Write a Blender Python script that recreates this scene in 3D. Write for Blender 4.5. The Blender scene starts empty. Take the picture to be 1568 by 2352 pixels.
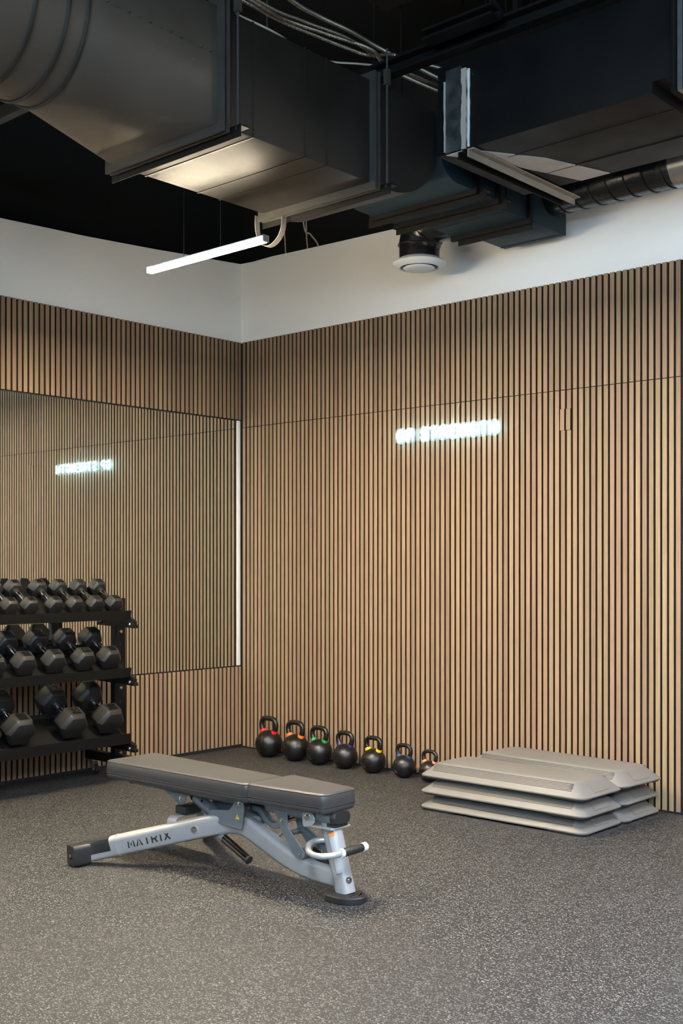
import bpy, bmesh, math, random
from mathutils import Vector, Matrix
random.seed(7)
PI = math.pi
scene = bpy.context.scene
COL = scene.collection

# ------------------------------------------------------------------ camera
YAW = 0.7314312
cam_d = bpy.data.cameras.new('camera')
cam = bpy.data.objects.new('camera', cam_d)
COL.objects.link(cam)
cam.location = (6.273, -5.865, 1.352)
cam.rotation_euler = (PI / 2, 0, YAW)
cam_d.sensor_fit = 'AUTO'
cam_d.sensor_width = 36.0
cam_d.lens = 2625.07 / 2352.0 * 36.0
cam_d.shift_y = (1301.11 - 1176.0) / 2352.0
cam_d.clip_start = 0.05
scene.camera = cam

# ------------------------------------------------------------------ world + exposure
world = bpy.data.worlds.new('daylight')
scene.world = world
world.use_nodes = True
bg = world.node_tree.nodes['Background']
bg.inputs[0].default_value = (0.55, 0.77, 1.0, 1)
bg.inputs[1].default_value = 22.0
scene.view_settings.view_transform = 'Standard'
scene.view_settings.look = 'None'
scene.view_settings.gamma = 1.0
scene.view_settings.use_curve_mapping = False
scene.view_settings.exposure = 0.0
LAMP_W = 2500.0         # emission strength of the pendant diffusers
LAMP_COL = (1.0, 0.85, 0.61)     # warm white
LAMP_COL2 = (0.90, 0.96, 1.06)    # cool white of the added out-of-view lamps, cools the slatted wall
cy = scene.cycles
cy.max_bounces = 10
cy.diffuse_bounces = 5
cy.glossy_bounces = 5
cy.transparent_max_bounces = 8
cy.caustics_reflective = True
cy.caustics_refractive = False
cy.sample_clamp_indirect = 6.0
cy.use_denoising = True

# ------------------------------------------------------------------ helpers: objects
def link(o, parent=None):
    COL.objects.link(o)
    if parent is not None:
        o.parent = parent
    return o

def tag(o, label=None, cat=None, group=None, kind=None):
    if label: o['label'] = label
    if cat: o['category'] = cat
    if group: o['group'] = group
    if kind: o['kind'] = kind
    return o

def thing(name, label, cat, loc=(0, 0, 0), rotz=0.0, group=None):
    o = bpy.data.objects.new(name, None)
    o.empty_display_size = 0.1
    o.location = loc
    o.rotation_euler = (0, 0, rotz)
    link(o)
    return tag(o, label, cat, group)

def copy_tree(o, parent=None):
    c = o.copy()
    COL.objects.link(c)
    c.parent = parent
    for ch in list(o.children):
        copy_tree(ch, c)
    return c

# ------------------------------------------------------------------ helpers: mesh builder
class MB:
    def __init__(s):
        s.v = []; s.f = []; s.sm = []
    def add(s, vs, fs, smooth=False):
        n = len(s.v)
        s.v += [tuple(v) for v in vs]
        for f in fs:
            s.f.append([i + n for i in f]); s.sm.append(smooth)
        return s
    def box(s, x0, x1, y0, y1, z0, z1):
        v = [(x0,y0,z0),(x1,y0,z0),(x1,y1,z0),(x0,y1,z0),(x0,y0,z1),(x1,y0,z1),(x1,y1,z1),(x0,y1,z1)]
        return s.add(v, [(0,3,2,1),(4,5,6,7),(0,1,5,4),(1,2,6,5),(2,3,7,6),(3,0,4,7)])
    def prism(s, poly, origin, u, w, d):
        """polygon of (a,b) in the plane origin + a*u + b*w, extruded by the vector d"""
        o = Vector(origin); u = Vector(u); w = Vector(w); d = Vector(d)
        n = len(poly)
        a = [o + u * p[0] + w * p[1] for p in poly]
        b = [p + d for p in a]
        fs = [tuple(range(n))[::-1], tuple(range(n, 2 * n))]
        for i in range(n):
            j = (i + 1) % n
            fs.append((i, j, n + j, n + i))
        return s.add(a + b, fs)
    def rings(s, rings, cap0=True, cap1=True, smooth=True, closed=False):
        n = len(rings[0]); vs = []; fs = []
        for r in rings: vs += list(r)
        m = len(rings)
        for k in range(m if closed else m - 1):
            k2 = (k + 1) % m
            for i in range(n):
                j = (i + 1) % n
                fs.append((k*n+i, k*n+j, k2*n+j, k2*n+i))
        s.add(vs, fs, smooth)
        if not closed:
            base = len(s.v) - len(vs)
            if cap0:
                s.f.append([base + i for i in range(n)][::-1]); s.sm.append(False)
            if cap1:
                s.f.append([base + (m-1)*n + i for i in range(n)]); s.sm.append(False)
        return s
    def sweep(s, path, prof, up=None, scales=None, cap=True, smooth=True, closed=False):
        """sweep a 2D profile [(a,b)] along a 3D path; b points along `up`"""
        P = [Vector(p) for p in path]; n = len(P)
        T = []
        for i in range(n):
            a = P[(i-1) % n] if closed or i > 0 else P[i]
            b = P[(i+1) % n] if closed or i < n-1 else P[i]
            t = (b - a)
            T.append(t.normalized() if t.length > 1e-9 else Vector((0,0,1)))
        if up is None:
            up = Vector((0,0,1)) if abs(T[0].z) < 0.9 else Vector((1,0,0))
        up = Vector(up)
        rg = []
        N = up
        for i in range(n):
            N = (N - T[i] * N.dot(T[i]))
            if N.length < 1e-6: N = T[i].orthogonal()
            N.normalize()
            B = T[i].cross(N).normalized()
            k = 1.0 if scales is None else scales[i]
            rg.append([P[i] + B * (a * k) + N * (b * k) for a, b in prof])
        return s.rings(rg, cap, cap, smooth, closed)
    def tube(s, path, r, seg=10, cap=True, radii=None, closed=False, up=None):
        prof = [(math.cos(2*PI*i/seg)*r, math.sin(2*PI*i/seg)*r) for i in range(seg)]
        sc = None if radii is None else [q / r for q in radii]
        return s.sweep(path, prof, up, sc, cap, True, closed)
    def cyl(s, a, b, r, seg=16, r2=None):
        a = Vector(a); b = Vector(b)
        return s.tube([a, b], r, seg, True, None if r2 is None else [r, r2])
    def lathe(s, prof, centre=(0,0,0), seg=24, axis='Z', smooth=True, cap=True):
        c = Vector(centre); rg = []
        for r, h in prof:
            ring = []
            for i in range(seg):
                t = 2*PI*i/seg
                a, b = math.cos(t)*r, math.sin(t)*r
                if axis == 'Z': p = Vector((a, b, h))
                elif axis == 'X': p = Vector((h, a, b))
                else: p = Vector((b, h, a))
                ring.append(c + p)
            rg.append(ring)
        return s.rings(rg, cap, cap, smooth)
    def build(s, name, m, parent=None, bevel=0.0, bseg=2, M=None, fixn=True):
        me = bpy.data.meshes.new(name)
        me.from_pydata(s.v, [], s.f)
        me.polygons.foreach_set('use_smooth', s.sm)
        bm = bmesh.new(); bm.from_mesh(me)
        if fixn:
            bmesh.ops.recalc_face_normals(bm, faces=bm.faces)
        if bevel > 0:
            es = [e for e in bm.edges if len(e.link_faces) == 2 and e.calc_face_angle(0) > 0.5]
            bmesh.ops.bevel(bm, geom=es, offset=bevel, offset_type='OFFSET', segments=bseg, profile=0.5, affect='EDGES', clamp_overlap=True)
            for f in bm.faces: f.smooth = True
        if M is not None: bm.transform(M)
        bm.to_mesh(me); bm.free()
        if bevel > 0:
            try: me.set_sharp_from_angle(angle=math.radians(40))
            except Exception: pass
        else:
            try: me.set_sharp_from_angle(angle=math.radians(35))
            except Exception: pass
        me.update()
        if m is not None: me.materials.append(m)
        o = bpy.data.objects.new(name, me)
        return link(o, parent)

def inst(name, me, parent=None, loc=(0,0,0), rot=(0,0,0), scale=(1,1,1)):
    o = bpy.data.objects.new(name, me)
    o.location = loc; o.rotation_euler = rot; o.scale = scale
    return link(o, parent)

def bez(pts, n=8):
    """Catmull-Rom through the points"""
    P = [Vector(p) for p in pts]; out = []
    for i in range(len(P) - 1):
        p0 = P[max(i-1, 0)]; p1 = P[i]; p2 = P[i+1]; p3 = P[min(i+2, len(P)-1)]
        for k in range(n):
            t = k / n
            out.append(0.5*((2*p1)+(p2-p0)*t+(2*p0-5*p1+4*p2-p3)*t*t+(3*p1-p0-3*p2+p3)*t*t*t))
    out.append(P[-1])
    return out

def rrect(w, h, r, seg=4):
    out = []
    for cx, cy_, a0 in ((w/2-r, h/2-r, 0), (-w/2+r, h/2-r, PI/2), (-w/2+r, -h/2+r, PI), (w/2-r, -h/2+r, 1.5*PI)):
        for k in range(seg+1):
            a = a0 + k/seg*PI/2
            out.append((cx+math.cos(a)*r, cy_+math.sin(a)*r))
    return out

def text_mesh(txt, size, depth, bold=0.0):
    c = bpy.data.curves.new('lettering', 'FONT')
    c.body = txt; c.size = size; c.extrude = depth; c.align_x = 'CENTER'; c.align_y = 'CENTER'
    c.offset = bold; c.resolution_u = 3
    o = bpy.data.objects.new('lettering', c); COL.objects.link(o)
    dg = bpy.context.evaluated_depsgraph_get()
    me = bpy.data.meshes.new_from_object(o.evaluated_get(dg))
    bpy.data.objects.remove(o)
    return me

# ------------------------------------------------------------------ helpers: materials
def lin(c):
    return tuple(((x/255)/12.92 if x/255 <= 0.04045 else ((x/255+0.055)/1.055)**2.4) for x in c)

def mat(name, col, rough=0.5, metal=0.0, var=0.0, scale=8.0, bump=0.0, bscale=60.0, spec=0.5, coat=0.0, stretch=(1,1,1), rvar=0.0):
    m = bpy.data.materials.new(name); m.use_nodes = True
    nt = m.node_tree; b = nt.nodes['Principled BSDF']
    b.inputs['Base Color'].default_value = (*col, 1)
    b.inputs['Roughness'].default_value = rough
    b.inputs['Metallic'].default_value = metal
    b.inputs['Specular IOR Level'].default_value = spec
    if coat: b.inputs['Coat Weight'].default_value = coat
    if var or bump or rvar:
        tc = nt.nodes.new('ShaderNodeTexCoord'); mp = nt.nodes.new('ShaderNodeMapping')
        mp.inputs['Scale'].default_value = stretch
        nt.links.new(tc.outputs['Object'], mp.inputs['Vector'])
    if var or rvar:
        n = nt.nodes.new('ShaderNodeTexNoise'); n.inputs['Scale'].default_value = scale; n.inputs['Detail'].default_value = 5
        nt.links.new(mp.outputs[0], n.inputs['Vector'])
    if var:
        mx = nt.nodes.new('ShaderNodeMixRGB')
        mx.inputs[1].default_value = (*[c*(1-var) for c in col], 1)
        mx.inputs[2].default_value = (*[min(1, c*(1+var)) for c in col], 1)
        nt.links.new(n.outputs['Fac'], mx.inputs[0]); nt.links.new(mx.outputs[0], b.inputs['Base Color'])
    if rvar:
        mr = nt.nodes.new('ShaderNodeMapRange')
        mr.inputs[1].default_value = 0.3; mr.inputs[2].default_value = 0.7
        mr.inputs[3].default_value = max(0.02, rough-rvar); mr.inputs[4].default_value = min(1, rough+rvar)
        nt.links.new(n.outputs['Fac'], mr.inputs[0]); nt.links.new(mr.outputs[0], b.inputs['Roughness'])
    if bump:
        n2 = nt.nodes.new('ShaderNodeTexNoise'); n2.inputs['Scale'].default_value = bscale; n2.inputs['Detail'].default_value = 4
        nt.links.new(mp.outputs[0], n2.inputs['Vector'])
        bp = nt.nodes.new('ShaderNodeBump'); bp.inputs['Strength'].default_value = bump; bp.inputs['Distance'].default_value = 0.01
        nt.links.new(n2.outputs['Fac'], bp.inputs['Height']); nt.links.new(bp.outputs[0], b.inputs['Normal'])
    return m

def emit(name, col, st):
    m = bpy.data.materials.new(name); m.use_nodes = True
    nt = m.node_tree; b = nt.nodes['Principled BSDF']
    b.inputs['Base Color'].default_value = (0.8, 0.8, 0.8, 1)
    b.inputs['Emission Color'].default_value = (*col, 1)
    b.inputs['Emission Strength'].default_value = st
    return m

def wood_mat():
    m = bpy.data.materials.new('oak_veneer'); m.use_nodes = True
    nt = m.node_tree; L = nt.links; b = nt.nodes['Principled BSDF']
    tc = nt.nodes.new('ShaderNodeTexCoord'); oi = nt.nodes.new('ShaderNodeObjectInfo')
    mp = nt.nodes.new('ShaderNodeMapping'); mp.inputs['Scale'].default_value = (160, 160, 2.2)
    ad = nt.nodes.new('ShaderNodeVectorMath'); ad.operation = 'ADD'
    cm = nt.nodes.new('ShaderNodeCombineXYZ'); mu = nt.nodes.new('ShaderNodeMath'); mu.operation = 'MULTIPLY'; mu.inputs[1].default_value = 97.0
    L.new(oi.outputs['Random'], mu.inputs[0]); L.new(mu.outputs[0], cm.inputs[0]); L.new(mu.outputs[0], cm.inputs[2])
    L.new(tc.outputs['Object'], ad.inputs[0]); L.new(cm.outputs[0], ad.inputs[1]); L.new(ad.outputs[0], mp.inputs['Vector'])
    n = nt.nodes.new('ShaderNodeTexNoise'); n.inputs['Scale'].default_value = 1.0; n.inputs['Detail'].default_value = 4; n.inputs['Roughness'].default_value = 0.6
    L.new(mp.outputs[0], n.inputs['Vector'])
    cr = nt.nodes.new('ShaderNodeValToRGB')
    cr.color_ramp.elements[0].position = 0.25; cr.color_ramp.elements[0].color = (0.220, 0.136, 0.074, 1)
    cr.color_ramp.elements[1].position = 0.75; cr.color_ramp.elements[1].color = (0.342, 0.226, 0.136, 1)
    L.new(n.outputs['Fac'], cr.inputs[0])
    hs = nt.nodes.new('ShaderNodeHueSaturation')
    r1 = nt.nodes.new('ShaderNodeMapRange'); r1.inputs[3].default_value = 0.86; r1.inputs[4].default_value = 1.12
    r2 = nt.nodes.new('ShaderNodeMapRange'); r2.inputs[3].default_value = 0.488; r2.inputs[4].default_value = 0.510
    fr = nt.nodes.new('ShaderNodeMath'); fr.operation = 'FRACT'
    mu2 = nt.nodes.new('ShaderNodeMath'); mu2.operation = 'MULTIPLY'; mu2.inputs[1].default_value = 13.7
    L.new(oi.outputs['Random'], mu2.inputs[0]); L.new(mu2.outputs[0], fr.inputs[0])
    L.new(oi.outputs['Random'], r1.inputs[0]); L.new(fr.outputs[0], r2.inputs[0])
    L.new(r1.outputs[0], hs.inputs['Value']); L.new(r2.outputs[0], hs.inputs['Hue'])
    L.new(cr.outputs[0], hs.inputs['Color']); L.new(hs.outputs[0], b.inputs['Base Color'])
    b.inputs['Roughness'].default_value = 0.62
    b.inputs['Specular IOR Level'].default_value = 0.3
    return m

def rubber_floor_mat():
    m = bpy.data.materials.new('speckled_rubber'); m.use_nodes = True
    nt = m.node_tree; L = nt.links; b = nt.nodes['Principled BSDF']
    tc = nt.nodes.new('ShaderNodeTexCoord')
    nz = nt.nodes.new('ShaderNodeTexNoise'); nz.inputs['Scale'].default_value = 90; nz.inputs['Detail'].default_value = 2
    L.new(tc.outputs['Object'], nz.inputs['Vector'])
    sub = nt.nodes.new('ShaderNodeVectorMath'); sub.operation = 'SUBTRACT'; sub.inputs[1].default_value = (0.5, 0.5, 0.5)
    L.new(nz.outputs['Color'], sub.inputs[0])
    scl = nt.nodes.new('ShaderNodeVectorMath'); scl.operation = 'SCALE'; scl.inputs['Scale'].default_value = 0.012
    L.new(sub.outputs[0], scl.inputs[0])
    add = nt.nodes.new('ShaderNodeVectorMath'); add.operation = 'ADD'
    L.new(tc.outputs['Object'], add.inputs[0]); L.new(scl.outputs[0], add.inputs[1])
    def layer(scale, thresh, size, rot, stretch):
        mp = nt.nodes.new('ShaderNodeMapping'); mp.inputs['Rotation'].default_value = (0, 0, rot); mp.inputs['Scale'].default_value = stretch
        L.new(add.outputs[0], mp.inputs['Vector'])
        vo = nt.nodes.new('ShaderNodeTexVoronoi'); vo.inputs['Scale'].default_value = scale; vo.voronoi_dimensions = '2D'
        L.new(mp.outputs[0], vo.inputs['Vector'])
        sp = nt.nodes.new('ShaderNodeSeparateColor'); L.new(vo.outputs['Color'], sp.inputs[0])
        g = nt.nodes.new('ShaderNodeMath'); g.operation = 'LESS_THAN'; g.inputs[1].default_value = thresh
        L.new(sp.outputs[0], g.inputs[0])
        d = nt.nodes.new('ShaderNodeMath'); d.operation = 'LESS_THAN'; d.inputs[1].default_value = size
        L.new(vo.outputs['Distance'], d.inputs[0])
        mm = nt.nodes.new('ShaderNodeMath'); mm.operation = 'MULTIPLY'
        L.new(g.outputs[0], mm.inputs[0]); L.new(d.outputs[0], mm.inputs[1])
        return mm, sp
    l1, s1 = layer(120, 0.20, 0.40, 0.4, (1, 1.7, 1))
    l2, s2 = layer(165, 0.17, 0.40, 1.9, (1, 1.6, 1))
    l3, s3 = layer(280, 0.10, 0.40, 0.9, (1, 1.2, 1))
    mx1 = nt.nodes.new('ShaderNodeMath'); mx1.operation = 'MAXIMUM'; L.new(l1.outputs[0], mx1.inputs[0]); L.new(l2.outputs[0], mx1.inputs[1])
    mx2 = nt.nodes.new('ShaderNodeMath'); mx2.operation = 'MAXIMUM'; L.new(mx1.outputs[0], mx2.inputs[0]); L.new(l3.outputs[0], mx2.inputs[1])
    fc = nt.nodes.new('ShaderNodeValToRGB')
    fc.color_ramp.elements[0].color = (0.065, 0.061, 0.057, 1); fc.color_ramp.elements[1].color = (0.215, 0.209, 0.200, 1)
    L.new(s1.outputs[1], fc.inputs[0])
    n2 = nt.nodes.new('ShaderNodeTexNoise'); n2.inputs['Scale'].default_value = 260; n2.inputs['Detail'].default_value = 3
    L.new(tc.outputs['Object'], n2.inputs['Vector'])
    bc = nt.nodes.new('ShaderNodeValToRGB')
    bc.color_ramp.elements[0].color = (0.0050, 0.0049, 0.0050, 1); bc.color_ramp.elements[1].color = (0.0130, 0.0127, 0.0128, 1)
    L.new(n2.outputs['Fac'], bc.inputs[0])
    mix = nt.nodes.new('ShaderNodeMixRGB'); L.new(mx2.outputs[0], mix.inputs[0]); L.new(bc.outputs[0], mix.inputs[1]); L.new(fc.outputs[0], mix.inputs[2])
    L.new(mix.outputs[0], b.inputs['Base Color'])
    b.inputs['Roughness'].default_value = 0.62
    b.inputs['Specular IOR Level'].default_value = 0.45
    bp = nt.nodes.new('ShaderNodeBump'); bp.inputs['Strength'].default_value = 0.25; bp.inputs['Distance'].default_value = 0.003
    L.new(n2.outputs['Fac'], bp.inputs['Height']); L.new(bp.outputs[0], b.inputs['Normal'])
    return m

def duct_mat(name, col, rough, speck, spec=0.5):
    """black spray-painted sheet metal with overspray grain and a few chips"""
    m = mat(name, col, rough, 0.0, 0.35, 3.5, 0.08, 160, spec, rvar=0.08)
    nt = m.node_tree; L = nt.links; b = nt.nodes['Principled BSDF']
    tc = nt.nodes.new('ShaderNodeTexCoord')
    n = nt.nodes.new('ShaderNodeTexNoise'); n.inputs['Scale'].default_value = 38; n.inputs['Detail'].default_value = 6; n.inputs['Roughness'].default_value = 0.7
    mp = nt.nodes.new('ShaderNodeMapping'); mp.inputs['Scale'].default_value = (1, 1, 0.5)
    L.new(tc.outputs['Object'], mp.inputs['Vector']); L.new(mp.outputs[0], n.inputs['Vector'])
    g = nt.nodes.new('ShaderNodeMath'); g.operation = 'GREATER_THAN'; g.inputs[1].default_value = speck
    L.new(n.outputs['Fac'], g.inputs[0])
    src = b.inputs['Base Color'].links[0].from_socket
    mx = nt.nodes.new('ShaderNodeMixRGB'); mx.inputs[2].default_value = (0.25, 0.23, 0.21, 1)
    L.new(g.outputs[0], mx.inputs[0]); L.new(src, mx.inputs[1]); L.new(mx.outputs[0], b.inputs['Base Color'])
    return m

WOOD = wood_mat()
FLOORM = rubber_floor_mat()
WHITE = mat('white_drywall_paint', (0.86, 0.855, 0.845), 0.75, var=0.03, scale=2.0, bump=0.02, bscale=120)
GREYWALL = mat('dark_grey_wall_paint', (0.16, 0.16, 0.16), 0.75, var=0.03, scale=2.0)
BLACKWALL = mat('black_ceiling_paint', (0.0075, 0.007, 0.0066), 0.85, var=0.2, scale=4, spec=0.25)
FELT = mat('black_felt', (0.006, 0.0055, 0.005), 0.95, var=0.2, scale=60)
SLATSIDE = mat('dark_slat_core', (0.022, 0.015, 0.010), 0.85, var=0.2, scale=40)
BLACKTRIM = mat('black_vinyl', (0.012, 0.012, 0.013), 0.5, var=0.1)
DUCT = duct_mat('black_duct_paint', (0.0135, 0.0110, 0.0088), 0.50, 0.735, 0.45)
DUSTY_LIT = duct_mat('dusty_lit_duct_paint', (0.060, 0.050, 0.040), 0.50, 0.70, 0.5)  # dust, plus lightening that stands in for warm light on these sections
DUCT2 = duct_mat('black_duct_neon_tinted', (0.016, 0.031, 0.043), 0.58, 0.735, 0.15)  # blue in this base stands in for neon and cool light from below
DUCTR = duct_mat('scuffed_black_duct_paint', (0.0055, 0.0060, 0.0066), 0.55, 0.715, 0.2)
DUCTG = duct_mat('glossy_black_duct_paint', (0.0070, 0.0085, 0.0100), 0.24, 0.735, 0.5)
PATCH_M = mat('scraped_bare_steel', (0.50, 0.50, 0.50), 0.45, 0.35, var=0.3, scale=12)
STEELB = mat('black_steel_angle', (0.0050, 0.0046, 0.0042), 0.6, 0.0, var=0.3, scale=12, spec=0.2)
STEELG = mat('dusty_grey_angle', (0.055, 0.051, 0.047), 0.45, 0.3, var=0.25, scale=14)
GALV = mat('galvanised_steel', (0.42, 0.43, 0.43), 0.33, 0.9, var=0.25, scale=25)
SEAL = mat('beige_duct_sealant', (0.42, 0.37, 0.32), 0.7, var=0.15, scale=30, bump=0.3, bscale=40)
TAN = mat('tan_primer_angle', (0.28, 0.235, 0.185), 0.6, var=0.3, scale=20)
CONDUIT = mat('flexible_steel_conduit', (0.20, 0.165, 0.125), 0.42, 0.8, var=0.2, scale=20)
CABLE = mat('cream_cable', (0.42, 0.38, 0.32), 0.6, var=0.1)
WHITEPL = mat('white_enamel', (0.72, 0.73, 0.74), 0.4, var=0.02)
TRIMW = mat('white_corner_trim', (0.78, 0.77, 0.75), 0.35, var=0.02)
ALU = mat('brushed_aluminium', (0.55, 0.54, 0.52), 0.35, 0.9, var=0.1, scale=40)
RUBBER = mat('black_rubber', (0.0135, 0.0125, 0.0115), 0.42, var=0.15, scale=18, bump=0.05, bscale=200)
RUBBERD = mat('dark_rubber_cap', (0.017, 0.0162, 0.0155), 0.46, var=0.15, scale=25)
CHROME = mat('chrome', (0.75, 0.74, 0.72), 0.12, 1.0, var=0.05, scale=30)
DCHROME = mat('dark_chrome', (0.18, 0.17, 0.165), 0.1, 1.0, var=0.05, scale=30)
RACKM = mat('black_powder_coat', (0.0048, 0.0044, 0.0041), 0.5, var=0.2, scale=30, bump=0.03, bscale=300, spec=0.22)
IRON = mat('black_cast_iron', (0.0055, 0.0052, 0.0050), 0.34, var=0.2, scale=40, bump=0.06, bscale=180)
PLATE = mat('glossy_black_plate', (0.006, 0.006, 0.006), 0.16, var=0.1, scale=40)
STEPM = mat('grey_moulded_plastic', (0.150, 0.141, 0.130), 0.5, var=0.06, scale=6, bump=0.04, bscale=220)
STEPD = mat('dark_grey_plastic_foot', (0.050, 0.046, 0.042), 0.6, var=0.06, scale=6)
VINYL = mat('grey_upholstery_vinyl', (0.046, 0.044, 0.044), 0.40, var=0.06, scale=14, bump=0.05, bscale=350)
PIPING = mat('dark_upholstery_seam', (0.008, 0.008, 0.008), 0.6, var=0.1)
SILVER = mat('silver_powder_coat', (0.42, 0.42, 0.42), 0.28, 0.3, var=0.04, scale=20, coat=0.3)
SILVER2 = mat('grey_powder_coat', (0.165, 0.185, 0.205), 0.32, 0.3, var=0.05, scale=20, coat=0.2)
DECALB = mat('black_print', (0.012, 0.012, 0.012), 0.5, var=0.1)
DECALR = mat('red_print', (0.5, 0.02, 0.02), 0.5, var=0.05)
DECALY = mat('yellow_sticker', (0.80, 0.58, 0.02), 0.45, var=0.05)
DECALO = mat('orange_sticker', (0.85, 0.25, 0.02), 0.45, var=0.05)
DECALW = mat('white_sticker', (0.40, 0.395, 0.385), 0.4, var=0.1, scale=60)
HOLEM = mat('dark_hole', (0.004, 0.004, 0.004), 0.8, var=0.1)
def acrylic_mat():
    m = bpy.data.materials.new('clear_acrylic'); m.use_nodes = True
    nt = m.node_tree; b = nt.nodes['Principled BSDF']
    b.inputs['Base Color'].default_value = (0.75, 0.82, 0.86, 1); b.inputs['Roughness'].default_value = 0.1
    tr_ = nt.nodes.new('ShaderNodeBsdfTransparent'); tr_.inputs[0].default_value = (0.93, 0.96, 0.97, 1)
    mx = nt.nodes.new('ShaderNodeMixShader'); mx.inputs[0].default_value = 0.90
    nt.links.new(b.outputs[0], mx.inputs[1]); nt.links.new(tr_.outputs[0], mx.inputs[2])
    nt.links.new(mx.outputs[0], nt.nodes['Material Output'].inputs[0])
    return m
ACRYL = acrylic_mat()
NEON = emit('neon_white_blue', (0.42, 0.80, 1.0), 27.0)
LAMPG = emit('lamp_side_glow', LAMP_COL, 135.0)
LAMPM1 = emit('lamp_diffuser_warm', LAMP_COL, LAMP_W*0.55)
LAMPM2 = emit('added_lamp_neutral', LAMP_COL2, LAMP_W*0.72)
LAMPM = emit('lamp_diffuser_light', LAMP_COL, LAMP_W)

def mirror_mat():
    m = bpy.data.materials.new('mirror_silver'); m.use_nodes = True
    nt = m.node_tree; b = nt.nodes['Principled BSDF']
    b.inputs['Base Color'].default_value = (0.86, 0.89, 0.84, 1)
    b.inputs['Metallic'].default_value = 1.0
    b.inputs['Roughness'].default_value = 0.0
    return m
MIRROR = mirror_mat()

# ------------------------------------------------------------------ the setting
def struct(o, label=None):
    o['kind'] = 'structure'
    if label: o['label'] = label
    return o

X1, Y1, ZC = 11.0, -7.6, 5.0
struct(MB().box(-0.6, X1, Y1, 0.6, -0.1, 0.0).build('floor', FLOORM), 'dark rubber gym floor with pale flecks')
struct(MB().box(-0.6, X1, Y1, 0.6, ZC, ZC+0.1).build('ceiling', BLACKWALL), 'black painted open ceiling above the ducts')

SD = 0.012      # slat depth, front faces lie in y=0 and x=0
BK = 0.021      # panel thickness
# wall behind the drywall, painted black
struct(MB().box(-0.6, X1, 0.45, 0.6, 0.0, ZC).build('wall_rear_upper', BLACKWALL), 'black wall behind the ducts above the drywall')
struct(MB().box(-0.6, -0.45, Y1, 0.45, 0.0, ZC).build('wall_side_upper', BLACKWALL), 'black wall above the mirrored wall drywall')

# the wall with the neon sign (plane y = 0)
top_r = [(-0.021, 3.624), (0.1, 3.618), (0.31, 3.622), (0.66, 3.612), (1.0, 3.604), (1.53, 3.594), (1.56, 3.60), (2.2, 3.60), (3.0, 3.60), (7.0, 3.60), (X1, 3.60)]
poly = [(-0.12, 0.0)] + [(X1, 0.0)] + top_r[::-1] + [(-0.12, 3.624)]
wall_r = struct(MB().prism(poly, (0, BK, 0), (1,0,0), (0,0,1), (0, 0.12, 0)).build('wall_right', WHITE), 'white drywall clad with vertical oak slats behind the neon sign')
MB().box(-0.02, X1, SD, BK, 0.0, 3.024).build('felt_backing', FELT, wall_r)

def slat_mesh(h, w, name):
    c = 0.0012
    prof = [(-w/2, 0), (w/2, 0), (w/2, -SD + c), (w/2 - c, -SD), (-w/2 + c, -SD), (-w/2, -SD + c)]
    me_o = MB().prism(prof, (0, 0, 0), (1,0,0), (0,1,0), (0, 0, h)).build(name, WOOD)
    me = me_o.data
    me.materials.append(SLATSIDE)
    for p in me.polygons:      # only the veneered front and its eased edges are oak, the core is dark
        if abs(p.normal.x) > 0.95 or p.normal.y > 0.5: p.material_index = 1
    bpy.data.objects.remove(me_o)
    return me
LOW_H, UP_Z, UP_H = 2.374, 2.3905, 0.6355
m_low = slat_mesh(LOW_H, 0.0272, 'slat')
m_up = slat_mesh(UP_H, 0.0272, 'slat')
NS = 118
PATCH = (67, 68)
m_pl = slat_mesh(2.150 - 0.012, 0.0272, 'slat'); m_pm = slat_mesh(0.124, 0.0285, 'slat'); m_pu = slat_mesh(2.386 - 2.278, 0.0272, 'slat')
for i in range(-1, NS):
    x = 0.0755 + 0.04 * i
    if i == -1:
        x = 0.031
    if i in PATCH:
        inst('slat', m_pl, wall_r, (x, SD, 0.012))
        inst('slat', m_pm, wall_r, (x - 0.004, SD - 0.004, 2.152), (0, 0.012, 0))
        inst('slat', m_pu, wall_r, (x, SD, 2.278))
    else:
        inst('slat', m_low, wall_r, (x, SD, 0.012))
    inst('slat', m_up, wall_r, (x, SD, UP_Z))
struct(MB().box(0.0, X1, -0.001, SD + 0.003, 0.0, 0.011).build('baseboard_right', BLACKTRIM), 'thin black strip under the slatted wall')

# the mirrored wall (plane x = 0)
top_l = [(0.021, 3.622), (-0.233, 3.604), (-0.524, 3.586), (-0.781, 3.567), (-1.382, 3.532), (-1.65, 3.523), (-2.03, 3.508), (-3.0, 3.48), (Y1, 3.47)]
poly = [(BK, 0.0)] + top_l + [(Y1, 0.0)]
wall_l = struct(MB().prism(poly, (-BK, 0, 0), (0,1,0), (0,0,1), (-0.12, 0, 0)).build('wall_left', WHITE), 'white drywall with oak slats above and below the gym mirrors')
MB().box(-BK, -SD, -3.9, 0.012, 2.44, 3.024).build('felt_backing', FELT, wall_l)
MB().box(-BK, -SD, -3.9, 0.012, 0.0, 0.613).build('felt_backing', FELT, wall_l)
m_lu = slat_mesh(3.026 - 2.449, 0.0272, 'slat'); m_ll = slat_mesh(0.604 - 0.024, 0.0272, 'slat')
for i in range(-2, 95):
    y = -0.0255 - 0.04 * i + (-0.0195)
    if i == -2: continue
    if i == -1: y = -0.012
    inst('slat', m_lu, wall_l, (-SD, y, 2.449), (0, 0, PI/2), (1 if i >= 0 else 0.8, 1, 1))
    inst('slat', m_ll, wall_l, (-SD, y, 0.024), (0, 0, PI/2), (1 if i >= 0 else 0.8, 1, 1))
struct(MB().box(-SD-0.002, -0.002, -3.9, 0.0, 0.0, 0.023).build('baseboard_left', BLACKTRIM), 'black plinth strip under the low oak slats')
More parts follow.
